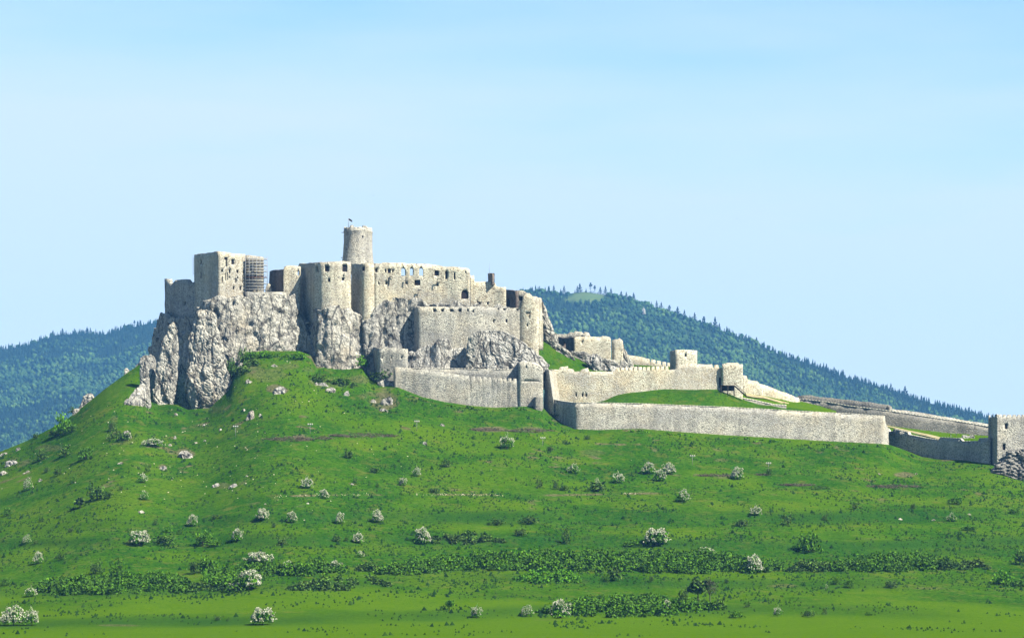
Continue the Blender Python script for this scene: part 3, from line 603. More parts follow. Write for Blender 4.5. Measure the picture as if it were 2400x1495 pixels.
wall('dark_wall', 'shaded low wall with stepped top between the outer wall and the square tower', 'castle wall',
     [(2079, 1470, 1004, 1055), (2084, 1469, 1012, 1055), (2093, 1467, 1011, 1055), (2095, 1466, 1006, 1060), (2110, 1463.5, 1009, 1065), (2127, 1461, 1013, 1070), (2129, 1460, 1019, 1070), (2165, 1452, 1026, 1085), (2200, 1446, 1031, 1090), (2204, 1445, 1025, 1090), (2250, 1437, 1027, 1090), (2256, 1436, 1034, 1090), (2292, 1430, 1034, 1095), (2296, 1429, 1027, 1095), (2320, 1426, 1026, 1095)],
     1.5, 'wall', 0.12, 5, coping=(0.22, 0.08), seed=18)
wall('square_tower', 'square battlemented tower with two broken windows at the outer end of the walls', 'tower',
     [(2316, 1430, 976, 1095)] + [(2318, 1429, 973, 1095), (2321, 1429.5, 973, 1095), (2321.5, 1429.4, 978, 1095), (2324, 1428, 978, 1095), (2324.5, 1427.8, 972, 1095), (2328, 1425.5, 972, 1095), (2328.5, 1425.2, 977, 1095), (2331, 1424, 977, 1095), (2331.5, 1423.8, 971, 1095), (2336.5, 1420, 970, 1098)]
     + merlons(2338, 2440, 971, 972, 1420, 1422, 1110, 2.2, 5, 10, 8), 14, 'wall', 0.12, 5, wins=[(2358, 999, 7, 12, 'dl'), (2353, 1048, 7, 13, 'd')], seed=19)
# --- ruined forework on the right
wall('ruined_hall', 'ruined hall wall with ragged top seen in the sun above white rocks', 'castle building',
     [(1345, 1504, 792, 860), (1350, 1504, 789, 860), (1400, 1504, 790, 870), (1409, 1504, 790, 870), (1411, 1504, 786, 870), (1420, 1504, 787, 870), (1430, 1504, 791, 870), (1432, 1504, 797, 870)], 2.6, 'bailey', 0.4, 4, seed=20, wins=[(1364, 802, 1.5, 4, 'd')])
wall('hall_annex', 'square ruined annex standing beside the ruined hall across a dark gap', 'ruin',
     [(1434, 1505, 797, 870), (1440, 1504, 795, 870), (1448, 1504, 795, 870), (1452, 1504, 792, 870), (1460, 1504, 799, 870)], 4, 'bailey', 0.4, 4, seed=21)
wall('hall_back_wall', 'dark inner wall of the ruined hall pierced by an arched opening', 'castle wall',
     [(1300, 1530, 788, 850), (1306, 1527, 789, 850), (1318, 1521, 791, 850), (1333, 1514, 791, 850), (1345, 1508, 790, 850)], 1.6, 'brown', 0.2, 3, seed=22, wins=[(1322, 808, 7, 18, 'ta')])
wall('hall_parapet', 'broken parapet of white rubble behind the ruined hall', 'ruin',
     [(1300, 1536, 783, 820), (1330, 1534, 783, 820), (1336, 1533, 778, 820), (1345, 1532, 780, 820), (1347, 1532, 776, 820), (1363, 1531, 778, 820), (1366, 1531, 784, 820), (1370, 1530, 778, 820), (1380, 1530, 779, 820), (1385, 1530, 790, 820), (1410, 1530, 790, 820)], 2, 'wall', 0.5, 3, seed=23)
wall('far_battlement', 'distant descending battlement wall behind the little watch tower', 'castle wall',
     [(1464, 1535, 829, 870), (1480, 1535, 833, 870), (1500, 1535, 836, 870), (1510, 1535, 838, 870)] + merlons(1511, 1572, 839, 851, 1535, 1533, 880, 3.2, 9, 9, 2), 2, 'bailey', 0.2, 3, seed=24)
wall('watch_tower', 'little square watch tower rising behind the cream curtain wall', 'tower',
     [(1570, 1510, 823, 880), (1576, 1505, 822, 880), (1583, 1499, 820, 880), (1610, 1500, 820, 880), (1634, 1501, 821, 880)], 9, 'bailey', 0.12, 4, wins=[(1607, 833, 5, 5), (1577, 833, 2.5, 4)], seed=25)
wall('rubble_wall', 'ruined rubble wall descending to the right of the gate tower', 'castle wall',
     [(1741, 1490, 878, 940), (1750, 1491, 880, 940), (1753, 1491, 888, 945), (1760, 1492, 890, 945), (1776, 1493, 893, 945), (1781, 1493, 899, 950), (1800, 1495, 905, 955), (1820, 1497, 913, 960), (1850, 1500, 924, 965), (1868, 1503, 930, 970), (1874, 1506, 931, 970)], 2.2, 'bailey', 0.7, 4, seed=26, rough=.3)
wall('path_edge_wall', 'low white capped retaining wall curving beside the sandy path', 'low wall',
     [(1741, 1473, 934, 938), (1760, 1474.5, 937, 943), (1790, 1476, 944, 951), (1815, 1477, 949, 956), (1843, 1478, 951, 960)], 1.5, 'greywall', 0.08, 2, coping=(0.45, 0.15), seed=27)
wall('upper_dark_wall', 'brown weathered wall standing highest along the right ridge', 'castle wall',
     [(1862, 1536, 934, 980), (1872, 1532, 928, 980), (1885, 1530, 926, 980), (1900, 1529, 926, 980), (1960, 1522, 934, 985), (2030, 1514, 942, 990), (2080, 1510, 948, 1000), (2084, 1509, 953, 1000)], 1.8, 'greywall', 0.6, 4, seed=28)
wall('capped_wall', 'long grey wall with a thin pale coping running down behind the outer lawn', 'castle wall',
     [(1845, 1518, 957, 975), (1850, 1517, 953, 975), (1870, 1514, 937, 975), (1885, 1513, 937, 975), (1930, 1509, 941, 985), (1990, 1504, 951.5, 995), (2072, 1499, 961.5, 1010), (2135, 1496, 971, 1015), (2200, 1495, 981, 1025), (2260, 1494, 990, 1030), (2322, 1493, 1001, 1040)], 1.8, 'greywall', 0.08, 4, coping=(0.35, 0.12), seed=29)
wall('far_wall', 'pale far wall just showing above the coping beside the square tower', 'castle wall',
     [(2060, 1530, 954, 1000), (2150, 1528, 965, 1010), (2230, 1526, 979, 1020), (2300, 1524, 991, 1030), (2330, 1524, 996, 1030)], 1.8, 'wall', 0.4, 4, seed=30)

# --- round tower
def round_tower():
    Yc = 1512.0; c = P(839, 625, Yc); s = Yc / F; root = empty('round_tower', (c[0], c[1], c[2] - 10), 'tall round keep tower rising highest above the palace roofs', 'tower')
    n = 72; prof = [(-6, 39.5, 640), (0, 37.5, 620), (1, 36, 610), (2, 34.5, 595), (3, 33.6, 575), (4, 33.2, 556), (5, 33.2, 547), (6, 34.0, 545.5), (7, 34.0, 543), (8, 33.0, 541.5), (9, 33.0, 536), (10, 31.0, 535.8), (11, 22, 535.8), (12, 22, 550), (13, 1, 551)]
    V = []
    for (_, r, v) in prof:
        for k in range(n):
            a = 2 * math.pi * k / n; j = (vnoise(np.array([[math.cos(a) * 9, math.sin(a) * 9, v / 9.0]]), 3)[0]) * 0.18
            z = (VH - v) * s - (c[2] - 10); zz = z
            if 535 < v < 537: zz = z + (0.7 if (k // 3) % 4 in (0,) and 20 < k < 72 else 0) * (1 if r > 30 else 0) + j
            V.append((math.cos(a) * (r * s + j), math.sin(a) * (r * s + j), zz))
    Fc = [(i * n + k, i * n + (k + 1) % n, (i + 1) * n + (k + 1) % n, (i + 1) * n + k) for i in range(len(prof) - 1) for k in range(n)]
    Fc = np.array(Fc); me = npmesh('shaft', V, Fc, M['wall'], smooth=False); fix_normals(me); put('shaft', me, (0, 0, 0), root)
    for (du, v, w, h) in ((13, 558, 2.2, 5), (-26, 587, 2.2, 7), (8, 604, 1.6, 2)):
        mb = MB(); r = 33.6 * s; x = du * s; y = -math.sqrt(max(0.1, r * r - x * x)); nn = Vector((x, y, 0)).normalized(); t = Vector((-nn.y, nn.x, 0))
        mb.box(Vector((x, y, (VH - v) * s)) * 1.0 + Vector((c[0], c[1], 0)) - nn * 0.05, w * s, 0.5, h * s, t, nn); mb.out('window', M['dark'], root)  # slits are dark boxes, inner shade put into their colour
    for v, L in ((545, 5), (604, 6)):
        mb = MB(); mb.bar((c[0] - 32 * s, c[1], (VH - v) * s), (c[0] - (34 + L) * s, c[1], (VH - v) * s), 0.22); mb.out('beam', M['darkwood'], root)
    mb = MB(); mb.box((c[0] - 12 * s, c[1] - 27 * s, (VH - 533.5) * s), 1.3, 1.2, 1.0); mb.out('merlon', M['wallgrey'], root)
    mb = MB(); mb.box((c[0] + 15 * s, c[1] - 26 * s, (VH - 534) * s), 1.5, 1.1, 0.7); mb.out('merlon', M['wallgrey'], root)
    fr = empty('flagpole', (c[0] - 21 * s, c[1] - 24 * s, (VH - 536) * s), 'thin flagpole with a dark flag on top of the round tower', 'flagpole')
    mb = MB(); b = fr.location; mb.bar(b, b + Vector((0, 0, 21 * s)), 0.2); mb.out('pole', M['steel'], fr)
    V = []; m = 6
    for i in range(m):
        for k in range(2):
            V.append((b.x + 0.1 + i * 0.33, b.y + 0.16 * math.sin(i * 1.7), b.z + 20.0 * s - i * 0.20 - k * 0.95 + 0.3))
    V2 = [(x, y + 0.06, z) for x, y, z in V]; A = V + V2; Fq = []
    for i in range(m - 1):
        a = i * 2; Fq += [(a, a + 2, a + 3, a + 1), (a + 2 * m, a + 1 + 2 * m, a + 3 + 2 * m, a + 2 + 2 * m)]
    put_world('flag', A, Fq, M['black'], fr)
round_tower()
def mast(u, v0, v1, Y, label):
    b = Vector(P(u, v0, Y)); t = Vector(P(u, v1, Y)); MB().bar(b, t, 0.10).out('antenna', M['steel'])
    o = COL.objects[-1] if False else bpy.context.scene.collection.objects[-1]; tag(o, label, 'antenna')
mast(1147, 641, 618, 1478, 'hair thin antenna mast on the lone stub above the stepped wall')

# --- dark bent lines on the facade, built as thin black rods
def bent_rod(u, v, h, w, Y):
    a = Vector(P(u, v + h, Y)); b = Vector(P(u + 1.2, v, Y)); c = Vector(P(u + w, v + 2.5, Y))
    mb = MB(); mb.bar(a, b, 0.28); mb.bar(b, c, 0.25); o = mb.out('drainpipe', M['black'])
    return o
for k, (u, v, h, w, wh) in enumerate([(873, 648, 21, 9, 'leftmost, beside the curved buttress'), (912, 648, 20, 9, 'below the triple square window'), (950, 651, 14, 4, 'below the leftmost open arch'), (979, 678, 22, 8, 'under the broad square window'), (1024, 653, 12, 12, 'under the dark arched window')]):
    tag(bent_rod(u, v, h, w, 1474.4 if u < 900 else 1475.5), 'bent black drainpipe on the long facade, ' + wh, 'drainpipe', 'drainpipes on the long facade')

# --- scaffolding
def scaffold():
    u0, u1, Y = 575.5, 626.5, 1480.5; c = P(600, 686, Y); root = empty('scaffold', c, 'steel scaffolding with many plank decks against the keep', 'scaffold')
    us = np.linspace(u0, u1, 7)
    for j, YY in enumerate((Y, Y + 2.0)):
        for i, u in enumerate(us):
            top = 601 if i < 6 else 602; MB().bar(P(u, 688, YY), P(u, top, YY), 0.2).out('pole', M['steel'], root)
    for k in range(11):
        v = 608 + k * 7.1; mt = 'plank' if k != 6 else 'red'
        e = u1 - 1.5 if k % 2 == 0 else u1 - 8.0
        mb = MB(); mb.box(((P(u0, v, Y)[0] + P(e, v, Y)[0]) / 2, Y + 1.0, P(0, v, Y + 1)[2]), (e - u0) / F * Y, 2.1, 0.12); 
        mb.box(((P(u0, v, Y)[0] + P(e, v, Y)[0]) / 2, Y - 0.1, P(0, v - 1.2, Y)[2]), (e - u0) / F * Y, 0.06, 0.16); mb.bar(P(e, v, Y), P(u1, v, Y), .16); mb.out('deck', M[mt], root)
        MB().bar(P(u0, v - 4.6, Y), P(u1, v - 4.6, Y), 0.09).out('rail', M['steel'], root)
    for k in range(10):
        MB().box(P((u0 + u1 - 9) / 2, 611.6 + k * 7.1, Y + 2.3), (u1 - 9 - u0) / F * Y, 0.08, (3.4 if k % 3 else 2.2) / 5.06).out('net', M['netting'], root)  # added dark panels that paint the shade between the decks
    for (a, b, va, vb) in ((606, 618, 668, 688), (592, 604, 640, 612), (616, 626, 660, 640)):
        MB().bar(P(a, va, Y - .15), P(b, vb, Y - .15), 0.12).out('brace', M['steel'], root)
    for (u, v, w, h) in ((591, 625, 9, 9), (592, 640, 9, 6)):
        MB().box(P(u, v, Y + 1.2), w / 5.06, 0.08, h / 5.06).out('sheet', M['steel'], root)
    MB().box(P(592, 652, Y + 1.0), 1.4, 0.3, 1.5).out('sheet', M['red'], root)
    r2 = empty('scaffold', P(454, 660, 1504.5), 'slim scaffold ladder tower on the shaded far edge of the square keep', 'scaffold')
    for u in (452.5, 455.2):
        MB().bar(P(u, 645, 1504.5), P(u, 602, 1504.5), 0.12).out('pole', M['steel'], r2)
    for k in range(8): MB().bar(P(452.2, 606 + 5 * k, 1504.5), P(456, 606 + 5 * k, 1504.5), 0.12).out('rail', M['plank'], r2)
scaffold()

# --- wooden stair to the gate door
def stair():
    Y = 1466.0; root = empty('wooden_stair', P(1725, 925, Y), 'wooden landing and stair leading up to the gate door', 'stair')
    s = Y / F; x = lambda u: (u - U0) * s; z = lambda v: (VH - v) * s
    MB().box((x(1705.5), Y + 1.2, z(903)), 34 * s, 2.8, 0.25).out('deck', M['wood'], root)
    for u in (1690, 1706, 1721):
        for dy in (0, 2.4): MB().bar((x(u), Y + dy, z(903)), (x(u), Y + dy, z(928)), 0.28).out('post', M['darkwood'], root)
    MB().box((x(1706), Y + 2.45, z(909)), 30 * s, 0.12, 12 * s).out('boarding', M['darkwood'], root)  # dark panel added for the shade under the landing
    for dy in (0.0, 2.0):
        MB().bar((x(1721), Y + dy, z(903)), (x(1748), Y + dy, z(927)), 0.25, 0.4).out('stringer', M['darkwood'], root)
        MB().bar((x(1721), Y + dy, z(897)), (x(1748), Y + dy, z(921)), 0.14).out('handrail', M['wood'], root)
    for k in range(10):
        f = (k + .5) / 10; MB().box((x(1721 + 27 * f), Y + 1.0, z(902 + 24 * f)), 0.5, 2.0, 0.08).out('step', M['wood'], root)
    MB().bar((x(1689), Y, z(897)), (x(1721), Y, z(897)), 0.14).out('handrail', M['wood'], root)
    for u, v in ((1694, 903), (1708, 903), (1721, 901), (1734, 914), (1747, 926)):
        MB().bar((x(u), Y, z(v)), (x(u), Y, z(v - 7)), 0.15).out('baluster', M['wood'], root)
stair()

# ------------------------------------------------------------------ rocks
def rock_disp(p, amp=1.0, crack=1.0, strata=0.0, seed=0):
    q = p * np.array([1, 1, 0.75])
    w = q + 1.6 * np.stack([vnoise(q / 4, 41 + seed), vnoise(q / 4, 42 + seed), vnoise(q / 4, 43 + seed)], 1)
    f1, f2, i1, t1 = worley(w * np.array([1, 1, .5]) / 5.0, seed); g1, g2, i2, t2 = worley(w / 2.3, seed + 5)
    d = amp * (1.3 * fbm(q / 11, 3, seed) + (i1 - 0.5) * 0.6 + t1 * 1.6 + (i2 - 0.5) * 0.3 + t2 * 0.8 + 0.2 * ridged(q / 1.6, 3, seed + 7))
    d = d - crack * (0.55 * np.exp(-(f2 - f1) * 14) + 0.35 * np.exp(-(g2 - g1) * 10))
    if strata: d = d + strata * (np.abs(((p[:, 2] * 0.55 + 0.25 * p[:, 0] + vnoise(q / 5, 3)) % 1.0) - 0.5) * 2 - 0.5) * 1.1
    return d
def cliff(name, st, lean=0.12, mat='rock', back=30, amp=1.0, crack=1.0, seed=0, res=0.75, label=None, cat=None, kind='structure'):
    u, Y, x, zt, zb = strip_pts(st, res); nx, ny = normals(x, Y); zb = zb - 4; zt = zt + 1.6 * vnoise(np.stack([x / 3.2, Y / 3.2, 0 * x], 1), 60 + seed)
    K = max(6, int((zt - zb).max() / res)); rows = []; D = []
    for k in range(K + 1):
        f = k / K; z = zb + (zt - zb) * f; off = lean * (z - zt)       # front leans back towards the top
        rows.append(np.stack([x + nx * off, Y + ny * off, z], 1)); D.append(np.stack([-nx, -ny, 0.25 + 0 * nx], 1))
    for s in np.concatenate([np.arange(1, 8, 1.0), np.linspace(10, back, 4)]):
        rows.append(np.stack([x + nx * s, Y + ny * s, zt - 0.12 * s], 1)); D.append(np.stack([-nx * .3, -ny * .3, 1 + 0 * nx], 1))
    V = np.concatenate(rows); D = np.concatenate(D); V = V + D * rock_disp(V, amp, crack, 0, seed)[:, None]
    R, C = len(rows), len(u); i = np.arange((R - 1) * (C - 1)); r, c = i // (C - 1), i % (C - 1); a = r * C + c
    o = put_world(name, V, np.stack([a, a + 1, a + C + 1, a + C], 1), M[mat])
    return tag(o, label, cat, None, kind) if kind else tag(o, label, cat)
def blob(name, label, rows, Y, ratio=0.7, mat='rock', amp=1.0, crack=1.0, strata=0.0, seed=0, res=0.7, cat='rock', lean=0.0, group=None):
    """rock with the outline rows (v, left u, right u), Y is its nearest depth at the widest row"""
    rows = sorted(rows); v = np.array([r[0] for r in rows], float); L = np.array([r[1] for r in rows], float); Rr = np.array([r[2] for r in rows], float)
    s = Y / F; H = (v[-1] - v[0]) * s; K = max(5, int(H / res)); wmax = (Rr - L).max() * s / 2; n = max(14, int(2 * math.pi * wmax / res)); n = min(n, 260)
    vv = np.linspace(v[0], v[-1], K + 1); a = (np.interp(vv, v, Rr) - np.interp(vv, v, L)) / 2 * s; cx = ((np.interp(vv, v, Rr) + np.interp(vv, v, L)) / 2 - U0) * s
    z = (VH - vv) * s; th = np.linspace(0, 2 * np.pi, n, endpoint=False); V = []; D = []
    a[0] *= 0.75
    for k in range(K + 1):
        yc = Y + wmax * ratio + lean * (z[k] - z[-1])
        ct, st_ = np.cos(th), np.sin(th); c1 = np.sign(ct) * np.abs(ct) ** 0.8; s1 = np.sign(st_) * np.abs(st_) ** 0.8
        V.append(np.stack([cx[k] + a[k] * c1, yc + a[k] * ratio * s1, np.full(n, z[k])], 1)); D.append(np.stack([ct, st_, np.full(n, 0.25 if k > 1 else 0.8)], 1))
    V.append(np.array([[cx[0], Y + wmax * ratio + lean * (z[0] - z[-1]), z[0] + a[0] * .15]])); D.append(np.array([[0, 0, 1.0]]))
    V = np.concatenate(V); D = np.concatenate(D); sc = min(1.0, wmax / 5.0)
    dd = rock_disp(V / max(sc, .25), amp, crack, strata, seed) * sc
    V = V + D * (dd - 0.35 * sc * amp)[:, None]; F4 = []
    i = np.arange(K * n); r, c = i // n, i % n; A = r * n + c; B = r * n + (c + 1) % n
    f = np.stack([A, A + n, B + n, B], 1); top = len(V) - 1; k = np.arange(n); f2 = np.stack([k, (k + 1) % n, np.full(n, top), np.full(n, top)], 1)
    cc = np.array([V[:, 0].mean(), V[:, 1].mean(), V[:, 2].min()]); me = bpy.data.meshes.new(name)
    me.from_pydata([tuple(q) for q in (V - cc)], [], [tuple(q) for q in f] + [tuple(q[:3]) for q in f2]); me.materials.append(M[mat]); me.update()
    return tag(put(name, me, tuple(cc)), label, cat, group)

cliff('cliff', [(356, 1545, 800, 985), (366, 1528, 760, 985), (376, 1518, 738, 985), (400, 1503, 748, 985), (440, 1490, 742, 985), (462, 1483, 722, 985), (482, 1477, 712, 975), (500, 1474, 700, 960), (540, 1473, 694, 920), (575, 1474, 692, 900), (640, 1475, 692, 900), (672, 1476, 692, 900), (690, 1478, 694, 900), (700, 1479, 712, 900), (712, 1479, 750, 900), (724, 1477, 792, 900), (733, 1473, 822, 900), (738, 1478, 832, 900), (742, 1492, 836, 900)],
      lean=0.10, seed=1, mat='rock', amp=.95)
cliff('cliff', [(706, 1512, 745, 900), (720, 1493, 740, 900), (735, 1478, 725, 900), (748, 1469, 722, 900), (770, 1467, 717, 900), (800, 1468, 716, 900), (823, 1470, 722, 900), (840, 1472, 742, 900), (852, 1474, 745, 905), (862, 1484, 745, 905)],
      lean=0.07, seed=2, mat='rock', amp=.8)
cliff('cliff', [(846, 1488, 748, 910), (856, 1471, 745, 910), (876, 1471, 742, 920), (884, 1474, 715, 920), (900, 1475, 700, 920), (940, 1474.5, 697, 920), (965, 1474.5, 704, 920), (1000, 1474.5, 708, 920), (1060, 1474, 712, 900), (1080, 1474.5, 706, 900), (1110, 1475, 716, 880), (1200, 1476, 722, 880)],
      lean=0.10, seed=3, mat='rockgrey', amp=.85)
cliff('cliff', [(918, 1470, 840, 930), (930, 1466, 830, 930), (960, 1465, 826, 930), (985, 1464, 822, 920), (1010, 1463, 806, 910), (1030, 1461, 790, 910), (1050, 1462, 800, 910), (1060, 1463, 818, 910), (1100, 1463, 815, 910), (1150, 1463, 815, 900)], lean=0.14, seed=4, mat='rockwhite', amp=.6, back=8)
blob('rock_pillar', 'leaning pale rock pillar at the far left foot of the cliff, left of the dark cleft', [(752, 400, 410), (762, 392, 416), (780, 384, 417), (800, 376, 418), (840, 369, 419), (880, 362, 416), (915, 352, 413), (940, 350, 409), (975, 352, 407)], 1447, 0.45, 'rock', 0.75, 1.0, seed=11, res=.6)
blob('rock_pillar', 'massive cracked rock pillar at the foot of the cliff, right of the dark cleft', [(720, 462, 488), (730, 455, 502), (755, 448, 512), (790, 438, 519), (830, 436, 523), (870, 433, 536), (905, 432, 544), (935, 433, 538), (955, 438, 520), (990, 441, 512)], 1443, 0.55, 'rock', 0.85, 1.1, seed=12, res=.6)
blob('rock_outcrop', 'rough rock shoulder tucked behind the massive pillar', [(760, 510, 540), (800, 505, 545), (850, 510, 560), (880, 520, 575), (930, 530, 585)], 1458, 0.5, 'rock', .8, 1, seed=13)
blob('rock_dome', 'big white rounded rock dome below the terrace wall', [(770, 1135, 1168), (778, 1116, 1192), (788, 1104, 1212), (800, 1096, 1232), (815, 1091, 1250), (835, 1090, 1274), (855, 1088, 1290), (872, 1088, 1290), (910, 1088, 1290)], 1455.5, 0.25, 'rockwhite', .55, .9, seed=14, res=.6)
blob('rock_block', 'dark split rock blocks on the left flank of the white dome', [(775, 1108, 1130), (790, 1098, 1128), (820, 1092, 1118), (860, 1090, 1112), (900, 1090, 1112)], 1455, 0.4, 'rockgrey', .9, 1.4, seed=15)
blob('rock_outcrop', 'steep bare rock below the right end of the upper castle', [(705, 1258, 1273), (725, 1258, 1279), (745, 1258, 1288), (765, 1258, 1300), (782, 1258, 1306), (797, 1262, 1312), (810, 1282, 1324), (824, 1305, 1338), (836, 1325, 1348), (843, 1332, 1350)], 1492, 0.5, 'rock', .7, 1, seed=16)
blob('rock_outcrop', 'sloping rubble foot at the right end of the ruined annex', [(800, 1452, 1461), (815, 1452, 1466), (835, 1452, 1476), (855, 1450, 1486), (880, 1450, 1492)], 1503, .4, 'rock', .6, .8, seed=33)
blob('rock_outcrop', 'white bulging rocks at the foot of the ruined hall', [(826, 1385, 1402), (834, 1375, 1412), (846, 1366, 1416), (858, 1380, 1420), (880, 1388, 1420)], 1490, 0.6, 'rockwhite', .7, 1, seed=17)
blob('rock_outcrop', 'low white rubble bank under the ruined hall wall', [(822, 1312, 1345), (832, 1325, 1400), (845, 1345, 1440), (870, 1370, 1475)], 1499, 0.2, 'rock', .6, 1, seed=18)
for k, (u, v, w, h, wd) in enumerate([(1438, 868, 26, 11, 'widest'), (1466, 868, 14, 12, 'steepest'), (1492, 866, 22, 9, 'flattest'), (1416, 868, 18, 9, 'darkest')]):
    blob('boulder', wd + ' of the white boulders behind the cream battlements', [(v - h, u - w * .3, u + w * .3), (v - h * .5, u - w * .5, u + w * .5), (v + 6, u - w * .55, u + w * .55)], 1489 + k, .7, 'rockwhite', .6, .8, seed=19 + k, group='white boulders behind the battlements')
blob('rock_outcrop', 'big layered grey rock below the square tower at the right edge', [(1048, 2385, 2415), (1056, 2366, 2460), (1075, 2350, 2475), (1090, 2338, 2480), (1105, 2326, 2485), (1125, 2332, 2490), (1133, 2345, 2490), (1160, 2345, 2490)], 1398, 0.5, 'rockstrata', .8, 1.2, 1.2, seed=23)
blob('rock_outcrop', 'dark shaded rock spur on the skyline left of the pillars', [(828, 340, 362), (838, 326, 366), (855, 318, 368), (875, 312, 368), (915, 312, 368)], 1459, .5, 'rockgrey', .8, 1, seed=24)
blob('rock_outcrop', 'dark sided rock leaning against the left pillar foot', [(862, 342, 362), (885, 336, 366), (915, 330, 366), (940, 328, 364), (970, 328, 364)], 1451, .6, 'rockgrey', .7, 1, seed=25)
blob('rock_outcrop', 'dark weathered rock step between the skyline spur and the rock rib', [(846, 330, 344), (870, 326, 348), (900, 326, 350), (930, 328, 352), (960, 330, 352)], ground_Y(334, 925) + 2, .7, 'rockgrey', .7, 1, seed=31)  # greyer stone colour stands in for the shade on this rock
blob('rock_outcrop', 'pointed rock rib with a shaded hollow on the left slope below the spur', [(884, 330, 342), (905, 312, 345), (930, 296, 340), (950, 282, 332), (962, 272, 318), (985, 272, 315)], ground_Y(300, 958), .7, 'rock', .8, 1, seed=26, lean=.5)
blob('boulder', 'rounded weathered boulder on the left skyline', [(921, 200, 216), (930, 191, 222), (945, 184, 214), (962, 178, 205), (985, 172, 198)], 1449, .7, 'rock', .7, 1, seed=27)
blob('boulder', 'small upright rock on the left skyline near the dark spur', [(862, 293, 300), (872, 290, 304), (885, 286, 306), (900, 284, 306)], 1457, .7, 'rock', .5, 1, seed=28)
blob('boulder', 'slanting grey slab beside shrubs on the left skyline', [(958, 170, 185), (968, 168, 195), (978, 164, 194), (995, 162, 190)], 1444, .7, 'rockgrey', .6, 1, seed=29)

# boulders standing on the slope: (u, v of base, width, height, material, label)
BOULD = [(292, 1030, 38, 30, 'rockgrey', 'large grey boulder half hidden by a dark bush on the left slope'), (437, 1074, 44, 22, 'rock', 'wide broken boulder heap in the left middle of the slope'), (586, 984, 24, 28, 'rock', 'sharp leaning rock casting a dark shadow below the cliff'),
  (30, 1090, 44, 17, 'rockwhite', 'flat white ledge rock near the left edge'), (383, 1102, 22, 13, 'rockgrey', 'low grey rock below the broken boulder heap'), (42, 1056, 14, 12, 'rockgrey', 'dark knob of rock on the far left skyline'), (8, 1068, 24, 12, 'rockgrey', 'low rocks at the very left end of the skyline'),
  (10, 1112, 24, 10, 'rock', 'low rock at the left edge below the white ledge'), (345, 1042, 22, 9, 'rockwhite', 'pale rock beside the spreading white shrub'), (610, 976, 10, 9, 'rockwhite', 'small white stone right of the sharp leaning rock'), (570, 965, 12, 9, 'rock', 'small stone left of the sharp leaning rock'),
  (517, 1010, 10, 7, 'rockwhite', 'small white stone above the broken heap toward the first floodlight mast'), (478, 998, 10, 5, 'rockwhite', 'flat white stone uphill of the smooth grass'), (486, 982, 12, 5, 'rockwhite', 'flat white stone below the massive pillar'), (412, 973, 11, 7, 'rock', 'stone lying right below the dark cleft'),
  (457, 1040, 12, 7, 'rock', 'stone above the broken boulder heap'), (480, 1034, 8, 5, 'rockwhite', 'tiny pale stone right above the broken boulder heap'), (410, 1030, 7, 12, 'rockwhite', 'upright pale splinter between two low stones'), (398, 1046, 12, 8, 'rock', 'low stone beside the upright splinter'),
  (505, 1142, 22, 12, 'rockgrey', 'left one of two dark rocks low in the left slope'), (545, 1144, 26, 15, 'rockgrey', 'right one of two dark rocks low in the left slope'), (579, 1117, 8, 5, 'rockwhite', 'bright little stone right of the two dark rocks'), (280, 1088, 16, 8, 'rock', 'low stone west of the grey rock'),
  (652, 924, 44, 26, 'rockgrey', 'crumbling grey rock patch in the middle of the upper slope'), (905, 950, 34, 26, 'rockgrey', 'dark knobbly rock on the bare patch under the curtain wall'), (875, 944, 16, 12, 'rock', 'small light rock left of the knobbly rock'), (812, 928, 16, 16, 'rockgrey', 'grey stub of rock under the bushes'),
  (898, 964, 30, 8, 'rockwhite', 'white rubble strip below the knobbly rock'), (1038, 1000, 14, 10, 'rockwhite', 'split white stone near the third floodlight mast'), (995, 1042, 14, 10, 'rockgrey', 'mottled stone below the third floodlight mast'), (564, 868, 24, 22, 'rock', 'rock poking from the bushes at the cliff foot'),
  (585, 900, 22, 14, 'rock', 'broken stones below the cliff foot bushes'), (752, 905, 40, 12, 'rockgrey', 'grey ledge in the grass under the cliff corner'), (772, 918, 30, 14, 'rock', 'tumbled rocks under the grey ledge'), (885, 880, 26, 26, 'rockgrey', 'dark rock stack at the corner of the small bastion'), (905, 905, 50, 18, 'rock', 'tumbled boulder pile below the small bastion'),
  (642, 860, 22, 8, 'rock', 'pale ledge in the grass below the cliff'), (1479, 1080, 9, 4, 'rockwhite', 'tiny white stone in open grass'), (721, 1136 + 46, 9, 6, 'rockwhite', 'small white stone above the row of small shrubs'), (826, 1136, 10, 6, 'rockwhite', 'white stone by a dark seedling'), (622, 1183, 8, 5, 'rockwhite', 'small white stone above a lone hawthorn'),
  (2110, 1070 + 148, 14, 5, 'rock', 'pinkish stone on the right lower slope'), (2188, 1220, 12, 5, 'rock', 'flat reddish stone on the far right slope'), (2062, 1112, 8, 5, 'rockwhite', 'left bright stone beside the bare brown patch'), (2148, 1112, 9, 6, 'rockwhite', 'right bright stone beside the bare brown patch'), (2272, 1206, 10, 4, 'rock', 'low stone between two far right bushes'),
  (60, 1110, 22, 8, 'rock', 'low grey stone right of the white ledge rock'), (95, 1128, 18, 8, 'rock', 'low stone under a pale shrub on the left slope'), (330, 1202, 20, 8, 'rock', 'stone sprouting a tiny bush in the lower left'), (1741, 935 + 25, 7, 5, 'rockwhite', 'white stone on the lawn above the outer wall')]
